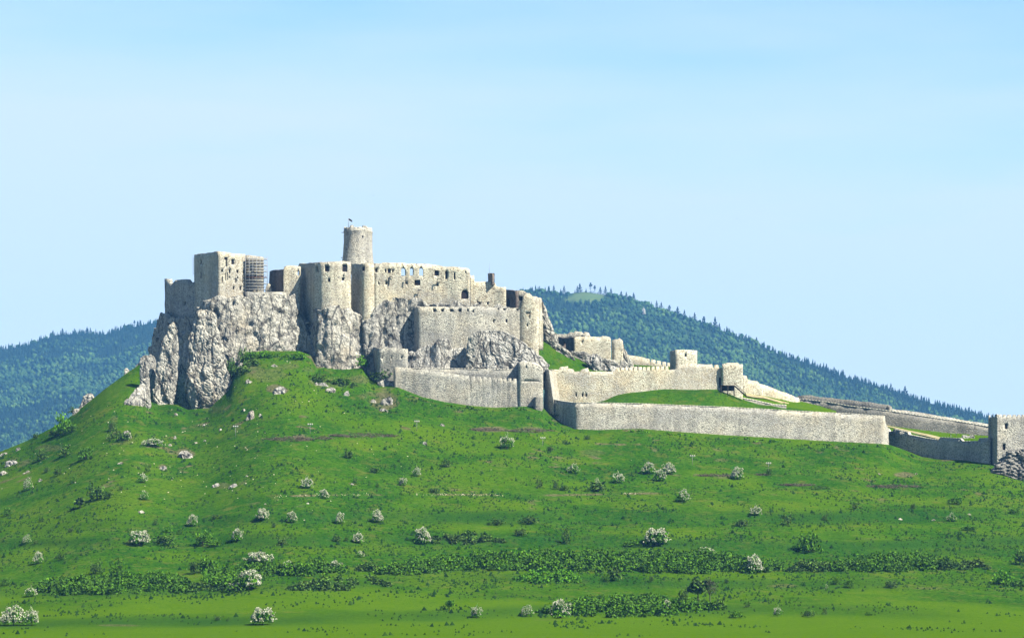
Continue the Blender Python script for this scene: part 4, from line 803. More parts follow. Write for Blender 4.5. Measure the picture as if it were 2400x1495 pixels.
for k, (u, v, w, h, mt, lb) in enumerate(BOULD):
    if 'lawn above' in lb: continue
    Y = ground_Y(u, v); a = w / 2
    rr = random.Random(k); sk = rr.uniform(-.25, .25) * w
    h *= .8; w *= .9; a = w / 2
    blob('boulder', lb, [(v - h, u - a * .35 + sk, u + a * .4 + sk), (v - h * .6, u - a * .85 + sk * .5, u + a * .8 + sk * .5), (v - h * .1, u - a, u + a), (v + 12, u - a * 1.05, u + a * 1.05)], Y - a / F * Y * .3, .75, mt, .8, 1.0, seed=40 + k, res=max(.28, w * .012))

# low white rubble line in the outer lawn and yard
for k, (u, v, w) in enumerate([(2262, 1024, 16), (2278, 1022, 14)]):
    blob('boulder', ('left' if k == 0 else 'right') + ' heap of pale stones on the outer lawn beside the visitors', [(v - 4, u - w * .4, u + w * .4), (v, u - w * .6, u + w * .6), (v + 8, u - w * .6, u + w * .6)], 1478, .6, 'rockwhite', .8, 1, seed=95 + k)

# ------------------------------------------------------------------ plants
def rot_leaves(c, size, r, flat=0.0, aspect=1.0):
    """quads of random direction at the points c"""
    n = len(c); a = r.normal(size=(n, 3)); a[:, 2] *= (1 - flat); a /= np.linalg.norm(a, axis=1)[:, None] + 1e-9
    b = r.normal(size=(n, 3)); b -= (a * b).sum(1)[:, None] * a; b /= np.linalg.norm(b, axis=1)[:, None] + 1e-9
    s = (size * r.uniform(.6, 1.3, n))[:, None]
    V = np.stack([c - a * s - b * s * .6 * aspect, c + a * s * .2 - b * s * aspect, c + a * s + b * s * .5 * aspect, c - a * s * .3 + b * s * aspect], 1).reshape(-1, 3)
    return V, np.arange(4 * n).reshape(-1, 4)
def dome_points(n, r, inner=0.45, low=-0.15, lump=0.35, seed=0):
    d = r.normal(size=(n * 2, 3)); d /= np.linalg.norm(d, axis=1)[:, None]; d = d[d[:, 2] > low][:n]
    k = 1 + lump * vnoise(d * 2.6 + seed * 7.7, seed) + 0.2 * vnoise(d * 6 + seed, seed + 1)
    rad = r.uniform(inner, 1, len(d)) ** 0.6 * k
    return d * rad[:, None], d, rad / k
def trunk_mesh(h=0.5, r=0.05, seed=0, limbs=4):
    R = random.Random(seed); V = []; Fq = []
    def seg(a, b, ra, rb):
        a, b = Vector(a), Vector(b); d = (b - a).normalized(); x = d.orthogonal().normalized(); y = d.cross(x); n = len(V)
        for c, q in ((a, ra), (b, rb)):
            for k in range(6): t = math.pi * k / 3; V.append(tuple(c + (x * math.cos(t) + y * math.sin(t)) * q))
        for k in range(6): Fq.append((n + k, n + (k + 1) % 6, n + 6 + (k + 1) % 6, n + 6 + k))
    seg((0, 0, -0.12), (0, 0, h * .6), r, r * .7)
    for k in range(limbs):
        t = 6.283 * k / limbs + R.random(); e = (math.cos(t) * .45 * R.uniform(.6, 1), math.sin(t) * .45 * R.uniform(.6, 1), h * 1.2 + .35 * R.random())
        seg((0, 0, h * .5), e, r * .6, r * .2)
    return npmesh('trunk', V, Fq, M['bark'])
def proto_haw(seed, flower=0.75, n=900, leafm='leafbright', tall=1.0, lump=.5):
    r = np.random.default_rng(seed); p, d, q = dome_points(n, r, .35, -.35, lump, seed); p = p * [1, 1, .78 * tall]; p[:, 2] += .44 * tall
    V, f = rot_leaves(p, .075 if flower else .10, r); cm = npmesh('crown', V, f, M[leafm])
    bm_ = None
    if flower > 0:
        nb = int(n * flower * 1.5); p, d, q = dome_points(nb * 2, r, .8, -.2, .5, seed)
        keep = (vnoise(d * 5 + seed, 77) + d[:, 2] * .35 + .45 * d[:, 0] > .34 - flower * .45); p = p[keep] * [1.03, 1.03, .80 * tall]; p[:, 2] += .45 * tall
        V, f = rot_leaves(p, .050, r); bm_ = npmesh('blossom', V, f, M['blossom'])
    return cm, bm_, trunk_mesh(.5 * tall, .05, seed)
HAW = [proto_haw(101, .95), proto_haw(102, .8), proto_haw(103, .55), proto_haw(104, .35), proto_haw(105, .9, tall=1.3)]
BUSH = [proto_haw(111, 0, 420, 'leafdark', lump=.9), proto_haw(112, 0, 460, 'leaf', lump=.8), proto_haw(113, 0, 420, 'leafbright', lump=.8), proto_haw(114, 0, 380, 'leafdark', 1.5), proto_haw(115, 0, 300, 'leafdark', lump=1.1), proto_haw(116, 0, 360, 'leaf', lump=1.0)]
def plant(name, proto, u, v, w, h, label, cat, group=None, ph=1.24, seed=0):
    """w, h: crown width and plant height in photo pixels; v: row where it stands"""
    Y = ground_Y(u, v); b = P(u, v, Y); s = Y / F; sx = w * s / 2.0; sz = h * s / ph
    root = empty(name, (b[0], b[1], b[2] - 0.08), label, cat, group); root.rotation_euler = (0, 0, seed * 2.4)
    cm, fl, tr = proto
    for nm, me in (('crown', cm), ('blossom', fl), ('trunk', tr)):
        if me is None: continue
        o = bpy.data.objects.new(nm, me); COL.objects.link(o); o.parent = root; o.scale = (sx, sx, sz)
    return root
HL = [  # hawthorns: u, base v, width, height, proto, label
 (327, 1278, 46, 36, 0, 'big round white hawthorn on the lower left slope'), (452, 1233, 26, 27, 1, 'small white hawthorn in the row above the big round one'), (615, 1220, 28, 30, 0, 'white hawthorn leftmost of the middle row of small shrubs'), (685, 1224, 26, 25, 1, 'white hawthorn second in the middle row'),
 (797, 1227, 24, 26, 1, 'white hawthorn third in the middle row'), (884, 1225, 28, 30, 1, 'ragged white hawthorn at the right end of the middle row'), (557, 1267, 28, 28, 1, 'round white hawthorn right of the dark lone bush'), (840, 1273, 24, 28, 2, 'half flowering hawthorn on the bank near the middle'),
 (842, 1306, 22, 16, 3, 'small greenish hawthorn above the long thicket'), (90, 1321, 26, 28, 1, 'small white hawthorn near the left edge'), (62, 1275, 22, 22, 3, 'sparse hawthorn sapling at the far left'), (72, 1398, 28, 24, 2, 'pale green hawthorn at the left end of the left thicket'),
 (32, 1466, 56, 46, 4, 'large pointed white hawthorn in the bottom left corner'), (75, 1465, 38, 40, 2, 'half green hawthorn beside the large pointed one'), (616, 1464, 56, 42, 0, 'large round white hawthorn alone on the bottom meadow'), (720, 1145, 30, 28, 2, 'greenish white hawthorn above the stony line'),
 (760, 1169, 24, 22, 1, 'small hawthorn standing on the stony line'), (945, 1139, 20, 22, 2, 'left one of two little hawthorns in the centre'), (978, 1117, 22, 24, 2, 'right one of two little hawthorns in the centre'), (1187, 1052, 36, 34, 2, 'spreading half green hawthorn below the gate house'),
 (1345, 1109, 30, 22, 3, 'mostly green rounded hawthorn in the middle slope'), (1449, 1132, 28, 26, 2, 'small hawthorn left of the group of three'), (1521, 1110, 34, 26, 1, 'upper left hawthorn in the group of three'), (1567, 1111, 32, 26, 1, 'upper right hawthorn in the group of three'),
 (1548, 1127, 32, 26, 1, 'lowest hawthorn in the group of three'), (1728, 1123, 32, 28, 1, 'white hawthorn next to the fallen branches'), (1600, 1177, 36, 30, 3, 'mostly green hawthorn below the group of three'), (1538, 1278, 58, 42, 0, 'big full white hawthorn right of the middle above the long thicket'),
 (1772, 1208, 28, 24, 2, 'leaning hawthorn with one white side on the right slope'), (991, 1275, 40, 38, 1, 'white hawthorn at the left tip of a low thicket'), (1117, 1448, 30, 30, 2, 'loose hawthorn on the bottom bank in the middle'), (1234, 1444, 34, 26, 3, 'greenish hawthorn right of the loose one on the bottom bank'),
 (1314, 1448, 52, 42, 1, 'flowering hawthorn at the left end of the bottom thicket'), (1562, 1436, 22, 30, 1, 'narrow flowering hawthorn in the bottom thicket'), (1768, 1343, 44, 42, 1, 'white hawthorn at the right end of the long thicket'), (1822, 1444, 24, 24, 2, 'small hawthorn on the bottom bank at the right'),
 (605, 1320, 62, 28, 0, 'wide white hawthorn crowning the left centre thicket'), (585, 1382, 54, 48, 0, 'tall white hawthorn in front of the left centre thicket'), (548, 1386, 30, 24, 2, 'low pale hawthorn left of the tall one'), (676, 1340, 30, 26, 1, 'white hawthorn in the middle of the left centre thicket'),
 (786, 1340, 34, 26, 1, 'white hawthorn at the right end of the left centre thicket'), (360, 1046, 50, 20, 2, 'spreading pale shrub on the left slope under the pillars'), (332, 1132, 26, 24, 3, 'pale green shrub below the spreading one'), (340, 1172, 26, 22, 3, 'small pale shrub on the left slope above the lone tree'),
 (65, 1150, 24, 30, 3, 'pale green shrub near the left edge'), (1655, 1300, 46, 18, 3, 'faint flowering shrub along the top of the long thicket'), (2232, 1222, 24, 20, 3, 'pale topped bush on the far right slope'), (1398, 1140, 18, 20, 3, 'pale topped little bush left of the small hawthorn'), (1938, 1385, 10, 16, 3, 'tiny pale bush between seedlings at the lower right')]
for k, (u, v, w, h, p, lb) in enumerate(HL):
    plant('hawthorn_bush', HAW[p], u, v, w * .86, h * .94, lb, 'hawthorn', 'white flowering hawthorns scattered on the slope', seed=k, ph=1.24 * (1.3 if p == 4 else 1))
BL = [  # green bushes
 (475, 1278, 44, 28, 1, 'dense round green bush right of the big hawthorn'), (505, 1280, 34, 16, 1, 'low green extension of the dense round bush'), (385, 1278, 44, 24, 0, 'dark ragged bush just right of the big round hawthorn'), (660, 1279, 28, 18, 0, 'dark lone bush below the row of small hawthorns'), (790, 1270, 20, 16, 0, 'dark bush left of the half flowering hawthorn'),
 (812, 1269, 10, 12, 0, 'tiny dark bush beside the half flowering hawthorn'), (1165, 1231, 40, 16, 0, 'low dark scrub on the terrace bank, left one'), (1242, 1228, 36, 18, 0, 'low dark scrub on the terrace bank, right one'), (1218, 1256, 28, 18, 0, 'twiggy dark bush below the scrub'), (1328, 1276, 22, 36, 3, 'tall slim tree like bush above the long thicket'),
 (1480, 1281, 36, 18, 1, 'low dark bush beside the big full hawthorn'), (1738, 1234, 34, 16, 0, 'dark bush on the bank left'), (1846, 1231, 26, 24, 0, 'dark bush on the bank right with a shadow'), (1932, 1221, 14, 14, 0, 'small dark bush on the bank furthest right'), (1895, 1294, 52, 48, 1, 'large conical green tree bush alone on the right'),
 (2005, 1194, 26, 16, 0, 'small dark bush with a shadow on the right slope'), (2140, 1194, 10, 14, 0, 'tiny dark sapling on the right slope'), (2240, 1182, 32, 18, 1, 'dark spreading bush on the far right slope'), (2375, 1204, 24, 14, 1, 'bush at the right edge of the slope'), (2270, 1243, 34, 12, 1, 'flat bush pair at the far right'),
 (1440, 1362, 34, 30, 0, 'dark upright bush below the long thicket'), (1420, 1364, 12, 16, 1, 'small bush touching the dark upright one'), (1527, 1364, 10, 16, 0, 'small round seedling below the long thicket'), (1703, 1367, 10, 12, 0, 'tiny dark seedling right of the round one'), (1959, 1370, 16, 18, 1, 'small round green bush lower right'), (1990, 1378, 20, 22, 1, 'round green bush with a shadow lower right'),
 (2087, 1378, 30, 18, 0, 'dark oval bush lower right'), (2352, 1370, 46, 32, 2, 'bright green mounded bush near the right edge'), (2385, 1374, 40, 16, 1, 'low bush trailing from the bright mound'), (2392, 1324, 30, 34, 0, 'dark bush cut by the right edge'), (1752, 1424, 16, 14, 0, 'dark bush on the bottom bank near the middle right'), (1725, 1448, 30, 18, 1, 'loose green bush on the bottom bank'),
 (1895, 1446, 30, 16, 0, 'dark loose bush right of the small bottom hawthorn'), (1934, 1440, 14, 16, 0, 'small dark bush at the bottom bank'), (2035, 1442, 16, 10, 1, 'lone green tuft bush on the bottom bank'), (510, 1453, 16, 11, 0, 'small dark bush on the bottom bank at the left'), (153, 1070, 30, 26, 0, 'dark bush with a long shadow on the left slope'),
 (98, 1080, 24, 26, 0, 'dark bush left of the one with a long shadow'), (200, 1078, 32, 30, 1, 'loose green bush on the left slope'), (135, 1116, 20, 20, 0, 'little dark bush on the left slope'), (110, 1108, 14, 14, 0, 'tiny dark bush left of the little one'), (172, 1132, 14, 18, 1, 'small slanted green bush'), (345, 1108, 14, 20, 0, 'tiny upright bush above a pale shrub'),
 (228, 1172, 40, 34, 0, 'larger dark bush mid left'), (254, 1168, 22, 18, 0, 'small dark bush beside the larger one mid left'), (284, 1150, 12, 12, 0, 'tiny bush right of the pair mid left'), (148, 1018, 36, 42, 2, 'bright young tree on the left skyline'), (168, 1012, 30, 22, 1, 'green bush on the skyline beside the young tree'), (170, 970, 18, 16, 0, 'small bare bush on the left skyline rock'),
 (84, 1028, 14, 12, 0, 'small bush on the skyline further left'), (128, 1024, 30, 16, 0, 'dark scrub under the bright young tree'), (268, 1028, 30, 20, 0, 'dark bush at the foot of the large grey boulder'), (290, 1034, 36, 22, 0, 'bush growing across the large grey boulder'), (262, 1010, 16, 22, 0, 'dark bush below the rock ridge'),
 (568, 850, 22, 30, 0, 'tall dark bush against the cliff foot, leftmost'), (590, 842, 26, 22, 1, 'green bush against the cliff foot'), (560, 878, 40, 22, 0, 'dark bush clump below the cliff foot'), (620, 838, 34, 14, 2, 'bright low bush along the cliff foot'), (700, 842, 40, 14, 2, 'bright low bush near the cliff corner'),
 (848, 862, 26, 24, 2, 'bright green bush in the dark cleft under the facade'), (740, 892, 50, 14, 0, 'dark scrub under the cliff corner'), (800, 900, 40, 16, 1, 'green scrub below the cliff corner'), (900, 892, 46, 22, 0, 'dark bush on the boulder pile under the small bastion'), (540, 878, 20, 30, 1, 'green bush in the gap beside the massive pillar'),
 (818, 1075, 24, 20, 0, 'lone dark bush in the middle of the upper slope'), (878, 1108, 24, 14, 0, 'thin dark shrub right of the lone dark bush'), (832, 1135, 14, 16, 0, 'dark seedling by a white stone'), (1046, 1095, 22, 18, 0, 'small dark bush left of centre'), (1376, 1030, 14, 10, 0, 'small dark bush under the outer wall'), (1326, 1040, 12, 9, 0, 'tiny dark bush under the outer wall'),
 (1290, 1058, 14, 12, 0, 'tiny dark bush below the fourth floodlight mast'), (1802, 1115, 14, 18, 0, 'small bush right of the white hawthorn by the branches'), (1265, 1145, 18, 18, 0, 'small scrub on the stony line, left'), (1302, 1148, 12, 20, 0, 'thin scrub on the stony line, right'), (1322, 1150, 24, 14, 0, 'brownish scrub at the end of the stony line'),
 (1400, 1152, 50, 22, 0, 'loose dark scrub patch under the pale topped bush'), (1016, 1155, 24, 12, 0, 'low scrub on the stony line left of centre'), (885, 1143, 8, 12, 0, 'tiny seedling above the stony line'), (365, 1232, 12, 18, 0, 'thin sapling above the ragged bush'), (395, 1248, 22, 18, 2, 'pale green sapling above the ragged bush'), (422, 1252, 14, 14, 1, 'green sapling right of the pale one'),
 (502, 1217, 14, 12, 0, 'small sapling right of the small white hawthorn'), (642, 1237, 10, 14, 0, 'tiny sapling between two white hawthorns'), (144, 1312, 18, 16, 0, 'dark sapling near the left thicket'), (83, 1275, 12, 10, 0, 'tiny sapling right of the sparse hawthorn'), (98, 1223, 14, 12, 0, 'wind bent sapling at the left'), (165, 1248, 14, 12, 0, 'thin little bush at the left'),
 (18, 1209, 24, 18, 1, 'pale green bush cut by the left edge'), (12, 1373, 22, 20, 1, 'ragged bush at the left edge above the thicket'), (224, 1345, 30, 26, 0, 'dark bush at the top of the left thicket'), (275, 1350, 36, 34, 1, 'green bush rising from the left thicket'), (455, 1345, 22, 30, 0, 'dark small tree left of the round one'), (488, 1340, 40, 36, 1, 'round topped tree in the left centre thicket'),
 (482, 1368, 22, 30, 2, 'bright green sapling in front of the left centre thicket'), (1400, 1432, 40, 24, 1, 'green bush low in the bottom thicket'), (1632, 1420, 24, 18, 0, 'dark bush at the right end of the bottom thicket'), (1688, 1428, 32, 26, 0, 'dark bush just right of the twin trees'), (1600, 1420, 24, 40, 0, 'dark bush left of the twin trees')]
for k, (u, v, w, h, p, lb) in enumerate(BL):
    plant('bush', BUSH[p if k % 3 else {0: 4, 1: 5, 2: 2, 3: 3}[p]], u, v, w, h * 1.05, lb, 'bush', 'green bushes scattered on the slope', seed=k + .3, ph=1.24 * (1.5 if p == 3 else 1))
# lone trees
def small_tree(u, v, w, h, mt, label, bare=False, seed=0, cat='tree', name='tree'):
    Y = ground_Y(u, v); b = P(u, v, Y); s = Y / F; W, H = w * s, h * s
    root = empty(name, (b[0], b[1], b[2] - .1), label, cat); r = np.random.default_rng(seed); R = random.Random(seed)
    V = []; Fq = []
    def seg(a, c, ra, rb):
        a, c = Vector(a), Vector(c); d = (c - a).normalized(); x = d.orthogonal().normalized(); y = d.cross(x); n = len(V)
        for q, rad in ((a, ra), (c, rb)):
            for k in range(5): t = 6.283 * k / 5; V.append(tuple(q + (x * math.cos(t) + y * math.sin(t)) * rad))
        for k in range(5): Fq.append((n + k, n + (k + 1) % 5, n + 5 + (k + 1) % 5, n + 5 + k))
    def grow(a, d, L, rad, dep):
        c = a + d * L; seg(a, c, rad, rad * .65)
        if dep == 0: return
        for k in range(R.choice((3, 4))):
            nd = (d + Vector((R.uniform(-1, 1), R.uniform(-1, 1), R.uniform(-.1, .6))) * .8).normalized(); grow(c, nd, L * R.uniform(.6, .8), rad * .6, dep - 1)
    grow(Vector((0, 0, 0)), Vector((0, 0, 1)), H * .33, .09 + H * .02, 4 if bare else 2)
    put('trunk', npmesh('trunk', V, Fq, M['bark'] if not bare else M['greytwig']), (0, 0, 0), root)
    n = 260 if not bare else 420
    p, d, q = dome_points(n, r, .3, -.9, .4, seed); p = p * [W / 2, W / 2, H * .33]; p[:, 2] += H * .66
    Vl, fl = rot_leaves(p, .10 * W if not bare else .035 * W, r); put('crown', npmesh('crown', Vl, fl, M[mt]), (0, 0, 0), root)
small_tree(188, 1191, 24, 26, 'leafdark', 'lone little tree on a thin trunk with its shadow beside it on the left slope', seed=3)
small_tree(1053, 1430, 20, 26, 'leaf', 'slender sapling on the bottom bank in the middle', seed=4)
small_tree(1636, 1412, 44, 58, 'leafdark', 'left darker one of the twin trees at the bottom thicket', seed=5)
small_tree(1664, 1412, 40, 60, 'greytwig', 'right nearly leafless grey one of the twin trees at the bottom thicket', bare=True, seed=6)

# thickets: union of leafy domes standing on the ground between two rows
def thicket(label, prof, mt, dense=1.0, hgt=3.0, seed=0, leaf=.34, name='thicket', cat='thicket'):
    """prof: list of (u, v top, v bottom)"""
    r = np.random.default_rng(seed); pu = [p[0] for p in prof]; P3 = []; S3 = []
    u0, u1 = pu[0], pu[-1]; n = int((u1 - u0) * np.mean([p[2] - p[1] for p in prof]) / 115 * dense) + 6; LV = []
    for k in range(n):
        u = r.uniform(u0, u1); vt = np.interp(u, pu, [p[1] for p in prof]); vb = np.interp(u, pu, [p[2] for p in prof])
        hp = hgt * r.uniform(.4, .95) * (1.7 if r.random() < .14 else 1); Y = 1200.0; px = hp * F / Y; lo = min(vb, vt + px * .85); v = r.uniform(lo, vb); Y = ground_Y(u, v); hp = min(hp, max(.7, (v - vt) * Y / F))
        b = np.array(P(u, v, Y)); p, d, q = dome_points(int(58 * hp), r, .55, -.1, .4, k); rad = max(hp * .75, 1.3)
        p = p * [rad, rad, hp]; LV.append(p + b)
    p = np.concatenate(LV); V, f = rot_leaves(p, leaf, r)
    return tag(put_world(name, V, f, M[mt]), label, cat)
thicket('dense dark green thicket at the lower left between the left edge and the tall hawthorn', [(85, 1375, 1388), (110, 1350, 1394), (200, 1345, 1394), (300, 1340, 1393), (380, 1338, 1392), (430, 1345, 1390), (450, 1366, 1388)], 'leaf', 1.1, 3.2, 1)
thicket('brownish low scrub joining the left thicket to the tall hawthorn', [(440, 1368, 1388), (500, 1362, 1386), (530, 1366, 1384)], 'leafdark', 1, 2, 2)
thicket('tall dark thicket behind the tall white hawthorn', [(490, 1340, 1372), (520, 1322, 1385), (560, 1318, 1388), (620, 1316, 1350), (700, 1320, 1350), (740, 1312, 1346), (780, 1318, 1342), (812, 1326, 1342)], 'leaf', 1.1, 4.0, 3)
thicket('low olive thicket in front, lower centre left', [(675, 1376, 1382), (720, 1358, 1384), (790, 1345, 1385), (860, 1345, 1382), (910, 1362, 1374), (925, 1368, 1374)], 'leafdark', 1.1, 2.8, 4)
thicket('small round dark scrub left of the long thicket', [(838, 1325, 1338), (860, 1312, 1338), (885, 1325, 1338)], 'leafdark', 1, 2.5, 5)
thicket('low straggling thicket on the bank right of a white hawthorn, above the long one', [(1010, 1258, 1272), (1060, 1244, 1276), (1110, 1242, 1278), (1160, 1258, 1272), (1190, 1266, 1272)], 'leafdark', 1.2, 2.4, 6)
thicket('very long deep green thicket running across the middle of the lower slope', [(885, 1335, 1345), (930, 1318, 1350), (1000, 1305, 1345), (1060, 1298, 1340), (1120, 1290, 1338), (1220, 1290, 1338), (1300, 1283, 1340), (1400, 1286, 1342), (1480, 1290, 1342), (1600, 1286, 1344), (1700, 1292, 1343), (1770, 1305, 1343), (1830, 1315, 1335)], 'leaf', 1.25, 3.4, 7)
thicket('bright green mound shaped thicket in front of the long thicket', [(1205, 1352, 1362), (1240, 1335, 1366), (1290, 1325, 1372), (1330, 1332, 1366), (1360, 1356, 1362)], 'leafbright', 1.3, 2.6, 8)
thicket('dark rounded thicket right of the long one', [(1850, 1330, 1340), (1880, 1310, 1340), (1920, 1312, 1340), (1960, 1318, 1338)], 'leafdark', 1.2, 3.2, 9)
thicket('tall bright domed thicket on the right', [(1950, 1318, 1338), (2010, 1300, 1340), (2080, 1296, 1342), (2130, 1288, 1340), (2170, 1295, 1338), (2200, 1315, 1334)], 'leaf', 1.3, 3.6, 10)
thicket('flat dark thicket at the far right of the bushy belt', [(2200, 1310, 1336), (2240, 1305, 1336), (2300, 1312, 1336), (2318, 1325, 1334)], 'leafdark', 1.2, 2.8, 11)
thicket('broad arched thicket on the bottom meadow', [(1262, 1428, 1434), (1300, 1412, 1440), (1360, 1398, 1445), (1440, 1390, 1448), (1520, 1388, 1446), (1580, 1396, 1440), (1640, 1410, 1430), (1695, 1414, 1428)], 'leaf', 1.2, 3.2, 12)

thicket('ragged dark scrub climbing the foot of the cliff', [(545, 868, 880), (562, 846, 886), (585, 838, 872), (604, 840, 856)], 'leafdark', 1.2, 2.2, 13)
thicket('low weedy scrub line along the grass top under the cliff', [(620, 830, 842), (650, 826, 840), (690, 826, 842), (722, 832, 846)], 'leaf', .7, 1.2, 14)
thicket('dark scrub strip among stones under the cliff corner', [(725, 884, 896), (755, 878, 900), (800, 888, 908), (842, 900, 914)], 'leafdark', .8, 1.8, 15)
thicket('green weeds along the foot of the grey curtain wall', [(950, 922, 930), (1000, 936, 944), (1080, 950, 958), (1160, 956, 964), (1225, 954, 962)], 'leaf', .9, .9, 16)
thicket('yellow green weeds along the foot of the outer wall', [(1480, 1006, 1013), (1600, 1014, 1022), (1750, 1024, 1036), (1900, 1036, 1048), (2060, 1046, 1060)], 'leafbright', .45, .8, 17)
def brush(label, u0, u1, v, hpx, seed=0, mt='twig', hm=1.1):
    r = np.random.default_rng(seed); LV = []
    for k in range(int((u1 - u0) * 1.2)):
        u = r.uniform(u0, u1); vv = v + r.uniform(-hpx, hpx) * .5 * math.sin(math.pi * min(1, max(0, (u - u0) / (u1 - u0))))
        Y = ground_Y(u, vv); b = np.array(P(u, vv, Y)); p = r.normal(size=(12, 3)) * [1.1, .9, .35]; p[:, 2] = np.abs(p[:, 2]) * hm * r.uniform(.3, 1.3); LV.append(p + b)
    p = np.concatenate(LV); V, f = rot_leaves(p, .55, r, .7, .13)
    tag(put_world('brushwood', V, f, M[mt]), label, 'brushwood', 'heaps of cut brushwood')
brush('purple grey brushwood strip, longest one under the second floodlight mast', 622, 735, 1030, 12, 1)
brush('short brushwood heap between the two long strips', 742, 772, 1028, 8, 2)
brush('light brushwood strip with leaves toward the third floodlight mast', 778, 925, 1022, 12, 3)
brush('small brushwood heap on the bare ground under the curtain wall', 1105, 1165, 1008, 9, 4)
brush('brushwood row at the turn of the outer wall', 1182, 1292, 1010, 9, 5)
brush('thin brushwood row left of the white hawthorn under the outer wall', 1640, 1712, 1115, 5, 6)
brush('pale fallen branches left of a dark heap on the right slope', 1830, 1905, 1137, 6, 7)
brush('dark brushwood heap right of the pale branches', 1898, 1936, 1144, 10, 8, 'leafdark')
brush('winding brushwood row at the right end of the slope', 2035, 2152, 1141, 8, 9)
brush('tiny brushwood heap beside a small bush', 1775, 1795, 1113, 4, 10)

# grass tufts scattered over the slope
def tufts(n=46000):
    r = np.random.default_rng(5); u = r.uniform(-120, 2520, n); t = r.uniform(0.0, .985, n) ** 0.8
    yb = np.interp(u, BU, BY); Y = 905 + t * (yb - 905); v, bank, _, _ = hill_v(u, Y)
    x = (u - U0) / F * Y; z = (VH - v) / F * Y
    d = vnoise(np.stack([x / 18, Y / 18, 0 * x], 1), 8) + .6 * bank + 1.2 * np.exp(-((u - 730) / 170) ** 2 - ((v - 890) / 50) ** 2) - np.clip((v - 1375) / 50, 0, 1.0); k = d > r.uniform(-.7, .5, n)
    c = np.stack([x, Y, z], 1)[k]; m = len(c); s = r.uniform(.18, .60, m) * np.where(r.random(m) < .08, 1.9, 1)
    V = []; a0 = r.uniform(0, 6.28, m)
    for j in range(3):
        a = a0 + j * 2.1; V.append(c + np.stack([np.cos(a) * s, np.sin(a) * s, -.05 + 0 * s], 1))
    V.append(c + np.stack([r.normal(0, .15, m), r.normal(0, .15, m), s * 1.25], 1)); V = np.stack(V, 1).reshape(-1, 3)
    b = np.arange(m)[:, None] * 4; f = np.concatenate([b + [0, 1, 3], b + [1, 2, 3], b + [2, 0, 3]])
    tag(put('grass_tufts', npmesh('grass_tufts', V, f, M['tuft'])), 'low dark tufts of weeds and grass dotting the green slope', 'grass', kind='stuff')
tufts()
def pebbles(n=900):
    r = np.random.default_rng(9); u = r.uniform(-60, 2420, n); t = r.uniform(.35, .98, n); yb = np.interp(u, BU, BY); Y = 905 + t * (yb - 905); v = hill_v(u, Y)[0]
    w = np.exp(-((u - 450) / 420) ** 2) * np.clip((1230 - v) / 150, 0, 1); k = (w * 1.3 > r.random(n))
    lin = r.uniform(640, 1540, 900); lv = np.interp(lin, [600, 800, 1000, 1250, 1600], [1163, 1160, 1158, 1161, 1154]) + r.normal(0, 1.6, 900)
    gap = vnoise(np.stack([lin / 40, 0 * lin, 0 * lin], 1), 4) > -.25; lin, lv = lin[gap], lv[gap]; LY = np.array([ground_Y(a, b) for a, b in zip(lin, lv)])
    c = np.concatenate([np.stack([(u - U0) / F * Y, Y, (VH - v) / F * Y], 1)[k], np.stack([(lin - U0) / F * LY, LY, (VH - lv) / F * LY], 1)]); m = len(c)
    s = r.uniform(.12, .42, m); s[-len(lin):] *= .8; D = np.array([(1, 0, 0), (0, 1, 0), (-1, 0, 0), (0, -1, 0), (0, 0, .8), (0, 0, -.4)])
    V = (c[:, None, :] + D[None] * s[:, None, None] * r.uniform(.6, 1.3, (m, 6, 1))).reshape(-1, 3); b = np.arange(m)[:, None] * 6
    f = np.concatenate([b + q for q in ([0, 1, 4], [1, 2, 4], [2, 3, 4], [3, 0, 4], [1, 0, 5], [2, 1, 5], [3, 2, 5], [0, 3, 5])])
    tag(put('loose_stones', npmesh('loose_stones', V, f, M['coping'])), 'scatter of small loose limestone pieces in the grass', 'stones', kind='stuff')
pebbles()

# ------------------------------------------------------------------ floodlight masts
for (u, v, h, wh) in [(552, 1026, 25, 'nearest the cliff on the left'), (727, 1021, 25, 'above the purple grey brushwood'), (977, 1013, 24, 'below the grey curtain wall'), (1272, 1046, 18, 'below the turn of the outer wall'), (1623, 1090, 20, 'left of the white hawthorn under the outer wall'), (1801, 1104, 17, 'rightmost, above a small bush')]:
    Y = ground_Y(u, v); s = Y / F; b = Vector(P(u, v, Y)); root = empty('floodlight_mast', b, 'thin mast with three white floodlights, ' + wh, 'floodlight', 'floodlight masts on the slope')
    t = b + Vector((0, 0, h * s)); MB().bar(b - Vector((0, 0, .3)), t, 0.12).out('pole', M['steel'], root); MB().bar(t + Vector((-1, 0, 0)), t + Vector((1, 0, 0)), 0.12).out('crossbar', M['steel'], root)
    for dx in (-.85, 0, .85):
        mb = MB(); mb.box(t + Vector((dx, -.1, .38)), .52, .35, .55); mb.box(t + Vector((dx, -.1, .08)), .1, .1, .14); mb.out('lamp', M['white'], root)

